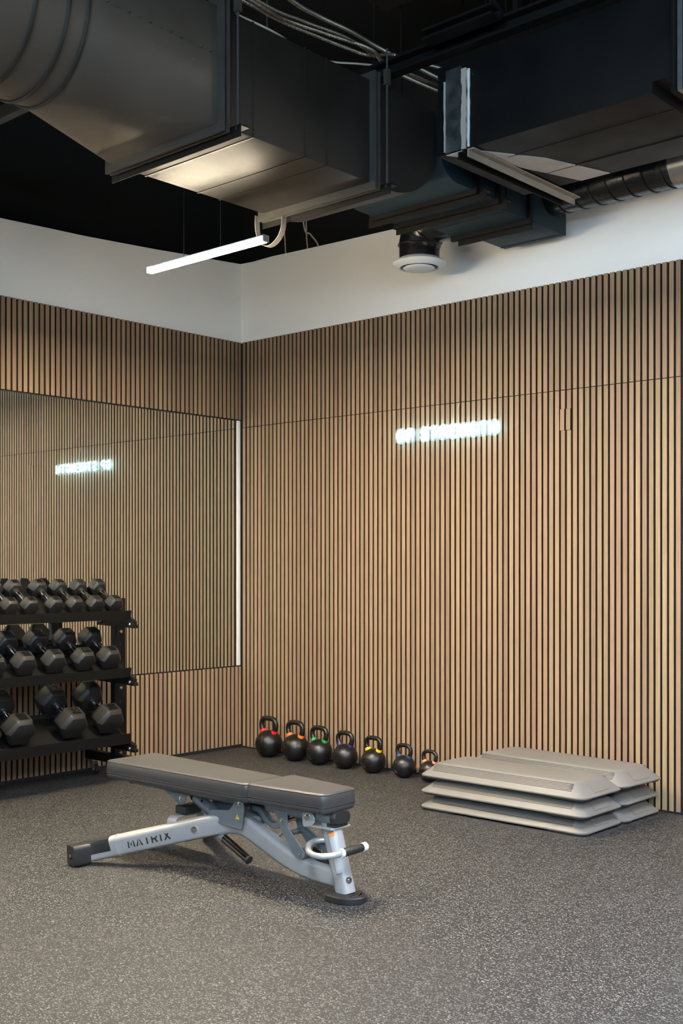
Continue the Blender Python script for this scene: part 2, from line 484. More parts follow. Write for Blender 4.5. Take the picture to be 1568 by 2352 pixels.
# mirrors
def mirror_panel(y0, y1, label):
    t = thing('wall_mirror', label, 'mirror', (0, (y0+y1)/2, 0.613), group='frameless gym mirrors')
    hw = (y1 - y0) / 2
    MB().box(-BK + 0.001, -0.0075, -hw, hw, 0.0, 1.826).build('mirror_glass', MIRROR, t)
    MB().box(-BK - 0.002, -0.0065, -hw, hw, 1.826, 1.832).build('edge_channel', BLACKTRIM, t)
    return t
mirror_panel(-1.1595, -0.039, 'frameless mirror panel nearest the room corner')
mirror_panel(-2.62, -1.1615, 'frameless mirror panel behind the dumbbell rack')
tr = MB().box(-BK, -0.0035, -0.0375, -0.006, 0.613, 2.441)
struct(tr.build('trim_1', TRIMW, bevel=0.0015), 'white vertical trim strip beside the mirror in the corner')

# the rest of the room, behind the photographer
def wall_with_added_windows():
    b = MB()
    zs0, zs1 = 2.0, 3.9
    wins = [(4.6, 6.4), (6.7, 8.5), (8.8, 10.6)]  # added windows, unseen, set high to supply cool daylight
    xs = -0.6
    for a, c in wins:
        b.box(xs, a, Y1-0.2, Y1, 0, ZC); xs = c
        b.box(a, c, Y1-0.2, Y1, 0, zs0); b.box(a, c, Y1-0.2, Y1, zs1, ZC)
    b.box(xs, X1, Y1-0.2, Y1, 0, ZC)
    struct(b.build('wall_back', GREYWALL), 'grey wall with added high windows behind the camera')
    gm = bpy.data.materials.new('window_glass'); gm.use_nodes = True
    nt = gm.node_tree; nt.nodes.remove(nt.nodes['Principled BSDF'])
    tr_ = nt.nodes.new('ShaderNodeBsdfTransparent'); tr_.inputs[0].default_value = (0.92, 0.95, 0.95, 1)
    gl = nt.nodes.new('ShaderNodeBsdfGlossy'); gl.inputs['Roughness'].default_value = 0.02
    mx = nt.nodes.new('ShaderNodeMixShader'); mx.inputs[0].default_value = 0.05
    nt.links.new(tr_.outputs[0], mx.inputs[1]); nt.links.new(gl.outputs[0], mx.inputs[2])
    nt.links.new(mx.outputs[0], nt.nodes['Material Output'].inputs[0])
    for k, (a, c) in enumerate(wins):
        f = MB()
        f.box(a, c, Y1-0.12, Y1-0.06, zs0, zs0+0.06); f.box(a, c, Y1-0.12, Y1-0.06, zs1-0.06, zs1)
        f.box(a, a+0.06, Y1-0.12, Y1-0.06, zs0+0.06, zs1-0.06); f.box(c-0.06, c, Y1-0.12, Y1-0.06, zs0+0.06, zs1-0.06)
        w = struct(f.build('window_%d' % (k+1), BLACKTRIM), 'black framed window added behind the camera for cool daylight')
        MB().box(a+0.06, c-0.06, Y1-0.095, Y1-0.085, zs0+0.06, zs1-0.06).build('pane', gm, w)
        ld = bpy.data.lights.new('daylight_portal', 'AREA'); ld.shape = 'RECTANGLE'; ld.size = c-a-0.12; ld.size_y = zs1-zs0-0.12
        ld.cycles.is_portal = True
        lo = bpy.data.objects.new('daylight_portal', ld); lo.location = ((a+c)/2, Y1-0.04, (zs0+zs1)/2); lo.rotation_euler = (PI/2, 0, 0)
        link(lo)
wall_with_added_windows()
struct(MB().box(X1, X1+0.15, Y1, 0.6, 0, ZC).build('wall_far', GREYWALL), 'grey end wall of the gym')

# ------------------------------------------------------------------ ducts
def angle_bar(b, a, c, leg=0.045, th=0.005, side=(1,0,0), down=True):
    """L-section bar from a to c; one leg flat along `side`, the other vertical"""
    a = Vector(a); c = Vector(c); s_ = Vector(side); z = Vector((0,0,-1 if down else 1))
    poly = [(0,0),(leg,0),(leg,th),(th,th),(th,leg),(0,leg)]
    b.prism(poly, a, s_, z, c - a)
    return b

def frame_ring(b, x0, x1, z0, z1, y0, y1, t):
    b.box(x0-t, x1+t, y0, y1, z0-t, z0); b.box(x0-t, x1+t, y0, y1, z1, z1+t)
    b.box(x0-t, x0, y0, y1, z0, z1); b.box(x1, x1+t, y0, y1, z0, z1)
    return b

def frame_ring_x(b, y0, y1, z0, z1, x0, x1, t):
    b.box(x0, x1, y0-t, y1+t, z0-t, z0); b.box(x0, x1, y0-t, y1+t, z1, z1+t)
    b.box(x0, x1, y0-t, y0, z0, z1); b.box(x0, x1, y1, y1+t, z0, z1)
    return b

A0, A1, AZ0, AZ1 = 2.225, 2.915, 3.09, 3.555
duct = thing('rectangular_duct', 'long black rectangular air duct with round-to-square transition under the ceiling', 'duct', (2.57, -2.4, 3.09))
def D(b, name, m, bevel=0.0, parent=None):
    return b.build(name, m, parent or duct, bevel, M=Matrix.Translation((-2.57, 2.4, -3.09)))

# round section
CXr, CZr, RR = 2.57, 3.385, 0.30
yr = -3.42
b = MB()
ringpts = lambda y, r: [Vector((CXr + r*math.cos(2*PI*i/48), y, CZr + r*math.sin(2*PI*i/48))) for i in range(48)]
b.rings([ringpts(-7.59, RR), ringpts(-4.5, RR), ringpts(yr, RR)], True, False)
rnd = D(b, 'round_section', DUSTY_LIT)
for y in (-3.425, -3.505, -3.635, -3.79, -3.96, -4.2):
    r = MB().tube(ringpts(y, RR + 0.003), 0.007, 6, closed=True)
    D(r, 'seam_ring', DUCT, parent=rnd)
# transition: circle to rectangle
def transition():
    yb = -2.835
    n = 48
    c = ringpts(yr, RR)
    cor = [Vector((A1, yb, AZ1)), Vector((A0, yb, AZ1)), Vector((A0, yb, AZ0)), Vector((A1, yb, AZ0))]
    vs = c + cor; fs = []; q = n // 4
    for k in range(4):
        for i in range(q):
            fs.append((k*q+i, (k*q+i+1) % n, n+k))
        fs.append(((k*q+q) % n, n+(k+1) % 4, n+k))
    return MB().add(vs, fs, False)
D(transition(), 'transition_piece', DUSTY_LIT)
for k in range(12):       # rivets along the transition seam
    p0 = Vector((CXr + RR*0.98, yr, CZr + 0.02)); p1 = Vector((A1, -2.87, 3.36))
    p = p0.lerp(p1, (k+0.5)/12) + Vector((0.010, -0.003, 0))
    D(MB().lathe([(0.001, 0.004), (0.004, 0.002), (0.005, -0.001)], p, 8, 'X'), 'rivet', STEELG)
# straight section
D(MB().box(A0, A1, -2.835, -1.90, AZ0, AZ1), 'straight_section', DUCT, 0.004)
for y in (-2.66, -2.355, -2.22):
    D(frame_ring(MB(), A0+0.001, A1-0.001, AZ0+0.001, AZ1-0.001, y-0.004, y+0.004, 0.0035), 'standing_seam', DUCT)
# rounded end boot (rises in a radius at its underside)
prof = [(-1.90, AZ1), (-1.90, AZ0), (-1.80, AZ0)]
R = 0.35
for k in range(1, 11):
    a = k/10*PI/2
    prof.append((-1.79 + R*math.sin(a), AZ0 + R*(1-math.cos(a))*0.78))
prof.append((-1.44, AZ1))
D(MB().prism(prof, (A0+0.004, 0, 0), (0,1,0), (0,0,1), (A1-A0-0.008, 0, 0)), 'rounded_end_boot', DUCT)
# flanges between the sections
for y in (-2.835, -1.915):
    for dy in (-0.020, 0.006):
        D(frame_ring(MB(), A0, A1, AZ0, AZ1, y+dy, y+dy+0.012, 0.034), 'flange', STEELG)
    # trapeze angle below, on two threaded rods
    D(angle_bar(MB(), (A0-0.06, y+0.035, AZ0-0.004), (A1+0.075, y+0.035, AZ0-0.004), 0.05, 0.005, (0,1,0)), 'trapeze_bar', STEELB)
    for x in (A0-0.035, A1+0.05):
        rod = D(MB().cyl((x, y+0.045, AZ0-0.03), (x, y+0.045, 3.70 if x > 2.6 else ZC), 0.005, 8), 'hanger_rod', STEELG)
        D(MB().cyl((x, y+0.045, AZ0-0.022), (x, y+0.045, AZ0-0.009), 0.011, 6), 'nut', STEELG, parent=rod)
        D(MB().box(x-0.012, x+0.012, y+0.033, y+0.057, AZ1-0.02, AZ1+0.05), 'rod_coupler', STEELG, parent=rod)
# continuation nearer the wall
B0, B1, BZ0, BZ1 = 2.24, 2.90, 3.26, 3.555
prof = [(-1.385, BZ1), (-1.385, 3.40)]
for k in range(0, 9):
    a = k/8*PI/2
    prof.append((-1.385 + 0.16*(1-math.cos(a)), BZ0 + 0.13*(1-math.sin(a))))
prof += [(-0.885, BZ0), (-0.885, BZ1)]
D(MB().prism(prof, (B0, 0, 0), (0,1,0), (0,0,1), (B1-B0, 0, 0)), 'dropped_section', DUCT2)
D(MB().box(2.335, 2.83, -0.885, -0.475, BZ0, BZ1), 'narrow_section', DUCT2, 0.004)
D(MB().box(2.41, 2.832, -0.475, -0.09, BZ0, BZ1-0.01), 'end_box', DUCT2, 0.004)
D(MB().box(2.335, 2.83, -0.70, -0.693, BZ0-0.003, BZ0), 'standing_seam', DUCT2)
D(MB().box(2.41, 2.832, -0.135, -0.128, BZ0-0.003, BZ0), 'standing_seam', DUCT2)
for y, xa, xb, zz in ((-1.085, 2.185, 2.965, BZ0), (-0.885, 2.215, 2.955, BZ0), (-0.475, 2.345, 2.845, BZ0)):
    D(angle_bar(MB(), (xa, y, zz-0.001), (xb, y, zz-0.001), 0.048, 0.006, (0,1,0)), 'trapeze_bar', STEELB)
    for x in (xa+0.02, xb-0.02):
        D(MB().cyl((x, y+0.02, zz-0.03), (x, y+0.02, ZC), 0.005, 8), 'hanger_rod', STEELB)
for y, xa, xb in ((-1.085, B0, B1), (-0.885, B0, B1), (-0.475, 2.335, 2.83)):
    D(frame_ring(MB(), xa, xb, BZ0, BZ1, y-0.03, y-0.004, 0.022), 'flange', STEELB)

# the big scuffed duct running along the slatted wall
RX0, RY0, RY1, RZ0, RZ1 = 3.012, -1.555, -0.81, 3.28, 3.70
d2 = thing('rectangular_duct', 'scuffed black rectangular duct with bare sealant strips at its open end', 'duct', (3.6, -1.2, 3.28))
def E2(b, name, m, bevel=0.0, parent=None):
    return b.build(name, m, parent or d2, bevel, M=Matrix.Translation((-3.6, 1.2, -3.28)))
E2(MB().box(RX0, 7.5, RY0, RY1, RZ0, RZ1), 'duct_body', DUCTR, 0.005)
for y in (-1.34, -1.03):
    E2(MB().box(RX0+0.25, 7.4, y-0.004, y+0.004, RZ0-0.003, RZ0+0.001), 'standing_seam', DUCTR)
E2(MB().box(3.062, 3.155, RY0-0.003, RY0, RZ0+0.004, RZ1-0.03), 'bare_metal_band', mat('scuffed_bare_steel', (0.16, 0.175, 0.18), 0.32, 0.8, var=0.8, scale=16, rvar=0.15))
def wavy(x0, x1, z0, z1, y, t, n=14, amp=0.004):
    b = MB(); L_ = []; R_ = []
    for i in range(n+1):
        z = z0 + (z1-z0)*i/n
        L_.append((x0 + random.uniform(-amp, amp), z)); R_.append((x1 + random.uniform(-amp, amp), z))
    return b.prism(L_ + R_[::-1], (0, y, 0), (1,0,0), (0,0,1), (0, -t, 0))
E2(wavy(3.157, 3.182, 3.28, 3.652, RY0, 0.010), 'sealant_strip', SEAL)
E2(wavy(3.187, 3.199, 3.285, 3.645, RY0, 0.005, amp=0.002), 'sealant_strip', WHITEPL)
E2(wavy(3.053, 3.061, 3.29, 3.62, RY0, 0.006, amp=0.002), 'sealant_strip', SEAL)
E2(MB().prism([(3.187,-1.535),(3.231,-1.182),(3.354,-0.82),(3.512,-0.822),(3.386,-1.216),(3.252,-1.435)], (0,0,RZ0), (1,0,0), (0,1,0), (0,0,-0.003)), 'bare_metal_patch', PATCH_M)
E2(MB().prism([(3.06,-1.55),(3.15,-1.55),(3.165,-1.46),(3.09,-1.50)], (0,0,RZ0), (1,0,0), (0,1,0), (0,0,-0.003)), 'bare_metal_patch', PATCH_M)
E2(frame_ring_x(MB(), RY0, RY1, RZ0, RZ1, 4.205, 4.225, 0.035), 'flange', STEELB)
E2(frame_ring_x(MB(), RY0, RY1, RZ0, RZ1, 4.23, 4.25, 0.035), 'flange', GALV)
bar = MB(); angle_bar(bar, (4.16, RY0-0.12, RZ0-0.004), (4.16, RY1+0.12, RZ0-0.004), 0.05, 0.005, (1,0,0)); E2(bar, 'trapeze_bar', STEELB)

o = angle_bar(MB(), (3.188, -1.56, 3.276), (3.188, -0.61, 3.276), 0.036, 0.006, (1,0,0)).build('angle_bar', TAN)
tag(o, 'tan steel angle bar fixed under the scuffed duct', 'metal bar', 'loose angle bars under the duct')
o = angle_bar(MB(), (3.128, -1.55, 3.276), (3.128, -0.635, 3.276), 0.034, 0.006, (1,0,0)).build('angle_bar', STEELB)
tag(o, 'black steel angle bar beside the tan one under the duct', 'metal bar', 'loose angle bars under the duct')

# spiral duct along the wall
t = thing('spiral_duct', 'black round spiral duct running along the white wall', 'duct', (3.2, -0.25, 3.45))
def S3(b, name, m): return b.build(name, m, t, M=Matrix.Translation((-3.2, 0.25, -3.45)))
S3(MB().lathe([(0.11, 2.835), (0.11, 3.60)], (0, -0.25, 3.45), 36, 'X'), 'round_section', DUCTG)
S3(MB().lathe([(0.117, 3.585), (0.117, 7.5)], (0, -0.25, 3.45), 36, 'X'), 'galvanised_section', GALV)
for k in range(7):
    pts = []
    x0 = 2.93 + 0.105*k
    for i in range(32):
        a = 2*PI*i/32
        pts.append((x0 + 0.02*math.cos(a), -0.25 + 0.112*math.cos(a), 3.45 + 0.112*math.sin(a)))
    S3(MB().tube(pts, 0.0045, 6, closed=True), 'spiral_seam', DUCTG)

# round diffuser on its elbow
t = thing('ceiling_diffuser', 'white round air diffuser on a short black elbow', 'vent', (2.0, -0.40, 3.17))
def DF(b, name, m, parent=None): return b.build(name, m, parent or t, M=Matrix.Translation((-2.0, 0.40, -3.17)))
NK = 0.122
DF(MB().lathe([(NK, 3.205), (NK, 3.30)], (2.0, -0.40, 0), 32), 'neck', DUCTG)
el = []
for k in range(0, 5):
    a = k/4*PI/2
    el.append((2.0 + 0.135*(1-math.cos(a)), -0.40, 3.285 + 0.125*math.sin(a)))
el.append((2.405, -0.40, 3.41))
DF(MB().tube(el, NK + 0.004, 28, radii=[NK+0.004]*4 + [NK-0.004, NK-0.004], up=(0,1,0)), 'elbow', DUCTG)
for k in (0, 1, 2):
    a = (k+0.15)/4*PI/2
    c = Vector((2.0 + 0.135*(1-math.cos(a)), -0.40, 3.285 + 0.125*math.sin(a)))
    tg = Vector((math.sin(a), 0, math.cos(a))); nn = Vector((0,1,0)); bb = tg.cross(nn)
    DF(MB().tube([c + (nn*math.cos(2*PI*i/28) + bb*math.sin(2*PI*i/28))*(NK+0.006) for i in range(28)], 0.004, 6, closed=True), 'elbow_seam', DUCTG)
ring = DF(MB().lathe([(0.126, 3.212), (0.158, 3.192), (0.163, 3.186), (0.155, 3.176), (0.128, 3.162), (0.118, 3.158), (0.114, 3.166), (0.118, 3.19)], (2.0, -0.40, 0), 40, cap=False), 'outer_ring', WHITEPL)
DF(MB().lathe([(0.118, 3.19), (0.001, 3.192)], (2.0, -0.40, 0), 32), 'dark_throat', HOLEM)
DF(MB().lathe([(0.001, 3.147), (0.072, 3.148), (0.092, 3.152), (0.098, 3.158), (0.09, 3.164), (0.001, 3.168)], (2.0, -0.40, 0), 36), 'centre_disc', WHITEPL)
DF(MB().cyl((2.0, -0.40, 3.16), (2.0, -0.40, 3.20), 0.008, 8), 'stem', WHITEPL)
DF(MB().cyl((2.0-0.115, -0.40, 3.36), (2.0-0.115, -0.40, 3.31), 0.004, 6), 'bolt', STEELB)

# steel above the ducts
def beam(name, label, x0, x1, y0, y1, z0, z1, m):
    o = MB().box(x0, x1, y0, y1, z0, z0+0.012).box(x0, x1, y0, y1, z1-0.012, z1).box(x0, x1, y1-0.012, y1, z0+0.012, z1-0.012).build(name, m)
    return tag(o, label, 'beam')
beam('channel_beam', 'long black steel channel lying along the top of the scuffed duct', 2.68, 7.5, -1.66, -1.60, 3.70, 3.775, STEELB)
beam('channel_beam', 'short dark steel channel above the long black channel', 3.09, 3.47, -1.78, -1.70, 3.73, 3.78, STEELB)
beam('roof_beam', 'black roof beam crossing high over the ducts', 2.2, 8.0, -1.15, -0.95, 4.45, 4.75, STEELB)
def web(i, a, c):
    o = MB().sweep([a, c], [(-0.02,-0.012),(0.02,-0.012),(0.02,0.012),(-0.02,0.012)], smooth=False).build('truss_web', STEELB)
    tag(o, ('slanted black truss web above the channel beam', 'upright black truss web above the channel beam', 'leaning black truss web above the scuffed duct')[i], 'truss')
web(0, (3.25, -1.62, 4.06), (3.44, -1.62, 3.775)); web(1, (3.50, -1.62, 3.775), (3.50, -1.62, 4.4)); web(2, (3.62, -1.62, 3.775), (3.80, -1.62, 4.1))
o = MB().box(0.2, 1.25, -2.42, -2.37, 3.83, 3.90).build('strut_rail', STEELG); tag(o, 'grey strut rail beside the round duct', 'metal bar')
o = MB().cyl((0.45, -2.0, 3.98), (2.2, -1.55, 3.75), 0.016, 10).build('sprinkler_pipe', STEELB); tag(o, 'thin black pipe in the dark behind the round duct', 'pipe')
o = MB().cyl((1.2, -0.9, 3.75), (1.9, 0.3, 3.62), 0.014, 10).build('steel_rod', STEELG); tag(o, 'grey rod sloping down above the white wall', 'pipe')

# flexible conduits
def conduit(pts, r, label):
    P = bez(pts, 10)
    # resample evenly
    L_ = [0]
    for i in range(1, len(P)): L_.append(L_[-1] + (P[i]-P[i-1]).length)
    n = int(L_[-1] / 0.0045); out = []; k = 0
    for i in range(n+1):
        s_ = L_[-1]*i/n
        while k < len(P)-2 and L_[k+1] < s_: k += 1
        t_ = (s_-L_[k])/max(1e-6, L_[k+1]-L_[k])
        out.append(P[k].lerp(P[k+1], t_))
    o = MB().tube(out, r, 8, radii=[r*(1.0 if i % 2 else 0.70) for i in range(len(out))]).build('flexible_conduit', CONDUIT)
    tag(o, label, 'conduit', 'flexible conduits above the duct')
conduit([(2.30,-2.9,4.05),(2.36,-2.2,4.0),(2.35,-1.95,4.0),(2.37,-1.72,4.0),(2.40,-1.47,4.0),(2.43,-1.36,4.0),(2.52,-1.29,4.0),(2.54,-1.2,4.0),(2.7,-0.7,4.0),(2.9,0.1,4.0)], 0.0105, 'lowest flexible steel conduit in the sagging bundle above the duct')
conduit([(2.35,-2.9,4.07),(2.39,-2.17,4.0),(2.38,-1.92,4.0),(2.43,-1.66,4.0),(2.49,-1.42,3.99),(2.46,-1.21,3.96),(2.6,-0.7,3.9),(2.75,0.1,3.9)], 0.0105, 'middle flexible steel conduit in the bundle above the duct')
conduit([(2.39,-2.9,4.09),(2.41,-2.15,4.0),(2.43,-1.85,4.0),(2.47,-1.57,4.0),(2.45,-1.2,3.99),(2.52,-0.7,3.98),(2.6,0.1,3.98)], 0.0085, 'thin flexible steel conduit tucked behind the middle one')
conduit([(2.60,-2.9,4.09),(2.51,-2.07,4.02),(2.49,-1.82,4.02),(2.50,-1.61,4.02),(2.49,-1.39,4.02),(2.52,-1.19,4.0),(2.62,-0.7,3.94),(2.68,0.1,3.94)], 0.0115, 'upper flexible steel conduit set apart from the bundle')
def cable(pts, r, label, m=None, name='cable'):
    o = MB().tube(bez(pts, 8), r, 7).build(name, m or CABLE)
    return tag(o, label, 'cable')
cable([(2.90,-2.74,3.565),(2.88,-2.45,3.575),(2.6,-2.1,3.70),(2.3,-1.7,3.95),(2.21,-1.5,4.0),(2.24,-1.42,4.0),(2.33,-1.31,4.0),(2.39,-1.2,4.0),(2.45,-0.9,4.0)], 0.005, 'cream cable running along the duct top to the channel')
cable([(0.352,0.1,4.6),(0.352,0.1,3.90),(0.365,0.1,3.72),(0.375,0.1,3.5)], 0.005, 'cream cable dropping behind the drywall nearest the hanging strap')
cable([(0.575,0.1,4.6),(0.578,0.1,3.83),(0.591,0.1,3.64),(0.595,0.1,3.5)], 0.005, 'straight cream cable dropping behind the drywall')
cable([(0.50,0.1,4.5),(0.551,0.1,3.84),(0.62,0.1,3.74),(0.694,0.1,3.65),(0.74,0.1,3.5)], 0.006, 'slanted pair of cream cables behind the drywall')
cable([(3.0,-0.6,3.63),(2.93,-0.9,3.70),(2.95,-1.0,3.72),(2.6,-0.2,3.8)], 0.004, 'thin cream wire beside the scuffed duct end')

# strap hanging from the flange
pts = [(2.150,-1.9,3.10),(2.152,-1.9,3.03),(2.175,-1.9,2.968),(2.215,-1.9,2.937),(2.262,-1.9,2.937),(2.306,-1.9,2.963),(2.333,-1.9,3.01),(2.337,-1.9,3.085)]
o = MB().sweep(bez(pts, 6), [(-0.016,-0.0015),(0.016,-0.0015),(0.016,0.0015),(-0.016,0.0015)], up=(1,0,0), smooth=False).build('hanging_strap', mat('grey_web_strap', (0.16,0.145,0.13), 0.7, var=0.1))
tag(o, 'looped grey strap hanging from the duct flange', 'strap')

# ------------------------------------------------------------------ pendant lamps
def pendant(x0, x1, y, z, label, wire_top, wx=None, m=None):
    cx = (x0+x1)/2
    t = thing('linear_pendant', label, 'lamp', (cx, y, z), group='linear pendant lamps')
    h = (x1-x0)/2
    MB().box(-h, h, -0.0175, 0.0175, 0.004, 0.013).build('housing', WHITEPL, t, 0.003)
    prof = [(-0.018, 0.004), (-0.018, -0.010)]
    for k in range(1, 6):
        a = PI + k/6*PI/2
        prof.append((-0.010 + 0.008*math.cos(a), -0.010 + 0.008*math.sin(a)))
    prof.append((-0.010, -0.018))
    prof += [(-p[0], p[1]) for p in prof[::-1]]
    MB().prism(prof, (-h+0.004, 0, 0), (0,1,0), (0,0,1), (2*h-0.008, 0, 0)).build('diffuser', LAMPG, t)
    MB().box(-h+0.006, h-0.006, -0.0135, 0.0135, -0.01835, -0.0180).build('light_strip', m or LAMPM, t)
    for s_ in (-1, 1):
        MB().box(s_*h-0.003, s_*h+0.003, -0.0185, 0.0185, -0.0186, 0.0135).build('end_cap', ALU, t)
    for wxx in (wx or (x0+0.2, x1-0.2)):
        MB().cyl((wxx-cx, 0, 0.011), (wxx-cx, 0, wire_top-z), 0.0012, 6).build('suspension_wire', STEELG, t)
    return t
pendant(1.634, 2.485, -2.168, 2.87, 'glowing linear pendant lamp hanging beside the duct', 4.99, (1.905, 2.175))
for x, y, m, lab in ((1.25, -3.5, LAMPM1, 'warm linear pendant lamp over the out-of-view half of the dumbbell rack'),
                     (4.8, -1.6, LAMPM2, 'added neutral linear pendant lamp near the slatted wall beyond the steps'),
                     (7.4, -1.6, LAMPM2, 'added neutral linear pendant lamp at the far end of the slatted wall'),
                     (7.4, -3.95, LAMPM2, 'added neutral linear pendant lamp over the far gym floor'),
                     (4.9, -4.9, LAMPM2, 'added neutral linear pendant lamp just above the camera')):
    pendant(x-0.425, x+0.425, y, 2.87, lab, 4.99, m=m)  # neutral lamps are added out of view to fill the walls and floor

# ------------------------------------------------------------------ neon sign
STROKES = {
 'G': [[(0.92,0.80),(0.78,0.95),(0.5,1.0),(0.2,0.9),(0.05,0.65),(0.05,0.35),(0.2,0.1),(0.5,0.0),(0.8,0.08),(0.93,0.25),(0.93,0.47),(0.58,0.47)]],
 'P': [[(0.1,0.0),(0.1,1.0),(0.6,1.0),(0.85,0.9),(0.92,0.73),(0.85,0.56),(0.6,0.46),(0.12,0.46)]],
 'S': [[(0.9,0.82),(0.72,0.97),(0.45,1.0),(0.2,0.92),(0.1,0.75),(0.22,0.58),(0.5,0.51),(0.78,0.43),(0.92,0.26),(0.8,0.07),(0.5,0.0),(0.22,0.04),(0.08,0.2)]],
 'T': [[(0.03,1.0),(0.97,1.0)], [(0.5,1.0),(0.5,0.0)]],
 'R': [[(0.1,0.0),(0.1,1.0),(0.6,1.0),(0.85,0.9),(0.92,0.74),(0.85,0.58),(0.6,0.48),(0.12,0.48)], [(0.55,0.48),(0.93,0.0)]],
 'E': [[(0.9,1.0),(0.1,1.0),(0.1,0.0),(0.9,0.0)], [(0.1,0.51),(0.8,0.51)]],
 'N': [[(0.08,0.0),(0.08,1.0),(0.92,0.0),(0.92,1.0)]],
 'H': [[(0.08,0.0),(0.08,1.0)], [(0.92,0.0),(0.92,1.0)], [(0.08,0.51),(0.92,0.51)]],
}
sign = thing('neon_sign', 'glowing white-blue neon sign reading GP STRENGTH', 'sign', (1.94, 0.0, 2.205))
PITCH, LW, LH = 0.0765, 0.052, 0.066
xs = []
x = -0.405
for ch in 'GP STRENGTH':
    if ch == ' ':
        x += 0.042; continue
    xs.append((ch, x)); x += PITCH
for ch, x in xs:
    b = MB()
    for st in STROKES[ch]:
        b.tube([(x + p[0]*LW, -0.043, -LH/2 + p[1]*LH) for p in st], 0.0058, 8, up=(0,1,0))
    b.build('letter', NEON, sign)
# contour-cut backing: a union outline with scalloped edges
up_, dn_ = [], []
x_a, x_b = xs[0][1] - 0.02, xs[-1][1] + LW + 0.018
for i in range(121):
    xx = x_a + (x_b - x_a) * i/120
    near = min(abs(xx - (q + LW/2)) for _, q in xs)
    k = max(0.0, 1 - (near/0.040)**2)
    if near > 0.045: k = -0.35
    up_.append((xx, 0.041 + 0.012*k)); dn_.append((xx, -0.041 - 0.012*k))
MB().prism(dn_ + up_[::-1], (0, -0.034, 0), (1,0,0), (0,0,1), (0, 0.006, 0)).build('acrylic_backing', ACRYL, sign)
for sx in (-0.36, 0.0, 0.36):
    for sz in (-0.03, 0.03):
        MB().cyl((sx, -0.029, sz), (sx, -0.0005, sz), 0.005, 10).build('standoff', CHROME, sign)
MB().tube(bez([(0.072, -0.004, 0.178), (0.066, -0.012, 0.14), (0.073, -0.018, 0.10), (0.078, -0.026, 0.045)], 6), 0.0025, 6).build('power_cord', CABLE, sign)

# ------------------------------------------------------------------ dumbbell rack
rack = thing('dumbbell_rack', 'black three-tier steel dumbbell rack on casters in front of the mirror', 'rack', (0.34, -2.4, 0))
def K(b, name, m, bevel=0.0, parent=None):
    return b.build(name, m, parent or rack, bevel, M=Matrix.Translation((-0.34, 2.4, 0)))
T30 = math.tan(math.radians(30))
TRAYS = [(1.023, 1.079), (0.665, 0.724), (0.252, 0.318)]
for z0, z1 in TRAYS:
    prof = [(0.566, z1), (0.562, z1), (0.549, z0+0.004), (0.262, z0+0.004+0.287*T30), (0.262, z0+0.032+0.287*T30), (0.258, z0+0.032+0.287*T30), (0.258, z0+0.287*T30), (0.552, z0)]
    tray = K(MB().prism(prof, (0, -1.455, 0), (1,0,0), (0,0,1), (0, -1.95, 0)), 'tray', RACKM)
    for ye in (-1.462, -3.39):
        # bracket arm with bolts
        arm = K(MB().prism([(0.20, z0-0.045), (0.575, z0-0.055), (0.575, z0-0.012), (0.50, z0+0.02), (0.30, z0+0.13), (0.22, z0+0.13)], (0, ye+0.040, 0), (1,0,0), (0,0,1), (0, -0.024, 0)), 'bracket_arm', RACKM)
        K(MB().box(0.555, 0.585, ye+0.012, ye+0.044, z0-0.055, z0-0.035), 'bracket_foot', RACKM, parent=arm)
        for bx, bz in ((0.23, z0-0.02), (0.535, z0-0.032)):
            K(MB().lathe([(0.001, 0), (0.008, 0.001), (0.011, 0.006), (0.014, 0.008), (0.014, 0.012)], (bx, ye+0.004, bz), 12, 'Y'), 'bolt', CHROME, parent=arm)
for ye in (-1.40, -3.37):
    up_post = K(MB().box(0.315, 0.362, ye-0.030, ye+0.055, 0.11, 1.15), 'upright', RACKM, 0.004)
    for k in range(13):
        z = 0.20 + k*0.073
        if any(abs(z - (q[0]-0.02)) < 0.035 for q in TRAYS): continue
        K(MB().lathe([(0.001, 0.0012), (0.0095, 0.0012), (0.0095, 0.0)], (0.3622, ye+0.012, z), 12, 'X'), 'adjustment_hole', HOLEM, parent=up_post)
    for q in TRAYS:
        K(MB().lathe([(0.001, 0.010), (0.010, 0.009), (0.013, 0.004), (0.013, 0.0)], (0.3622, ye+0.014, q[0]-0.085), 12, 'X'), 'bolt', CHROME, parent=up_post)
    base = K(MB().box(0.03, 0.66, ye-0.022, ye+0.033, 0.098, 0.155), 'base_rail', RACKM, 0.004)
    for cx in (0.085, 0.60):
        cs = K(MB().box(cx-0.032, cx+0.032, ye-0.024, ye+0.036, 0.088, 0.098), 'caster', GALV)
        K(MB().prism([(-0.022, 0.088), (0.022, 0.088), (0.036, 0.035), (0.022, 0.022)], (cx, ye-0.014, 0), (1,0,0), (0,0,1), (0, 0.003, 0)), 'fork', GALV, parent=cs)
        K(MB().prism([(-0.022, 0.088), (0.022, 0.088), (0.036, 0.035), (0.022, 0.022)], (cx, ye+0.023, 0), (1,0,0), (0,0,1), (0, 0.003, 0)), 'fork', GALV, parent=cs)
        K(MB().lathe([(0.012, -0.014), (0.026, -0.014), (0.032, -0.009), (0.032, 0.009), (0.026, 0.014), (0.012, 0.014)], (cx+0.024, ye+0.006, 0.0325), 20, 'Y'), 'wheel', RUBBERD, parent=cs)
        K(MB().cyl((cx+0.024, ye-0.018, 0.0325), (cx+0.024, ye+0.030, 0.0325), 0.006, 8), 'axle', CHROME, parent=cs)
        K(MB().cyl((cx, ye+0.006, 0.155), (cx, ye+0.006, 0.175), 0.009, 8), 'bolt', CHROME, parent=base)

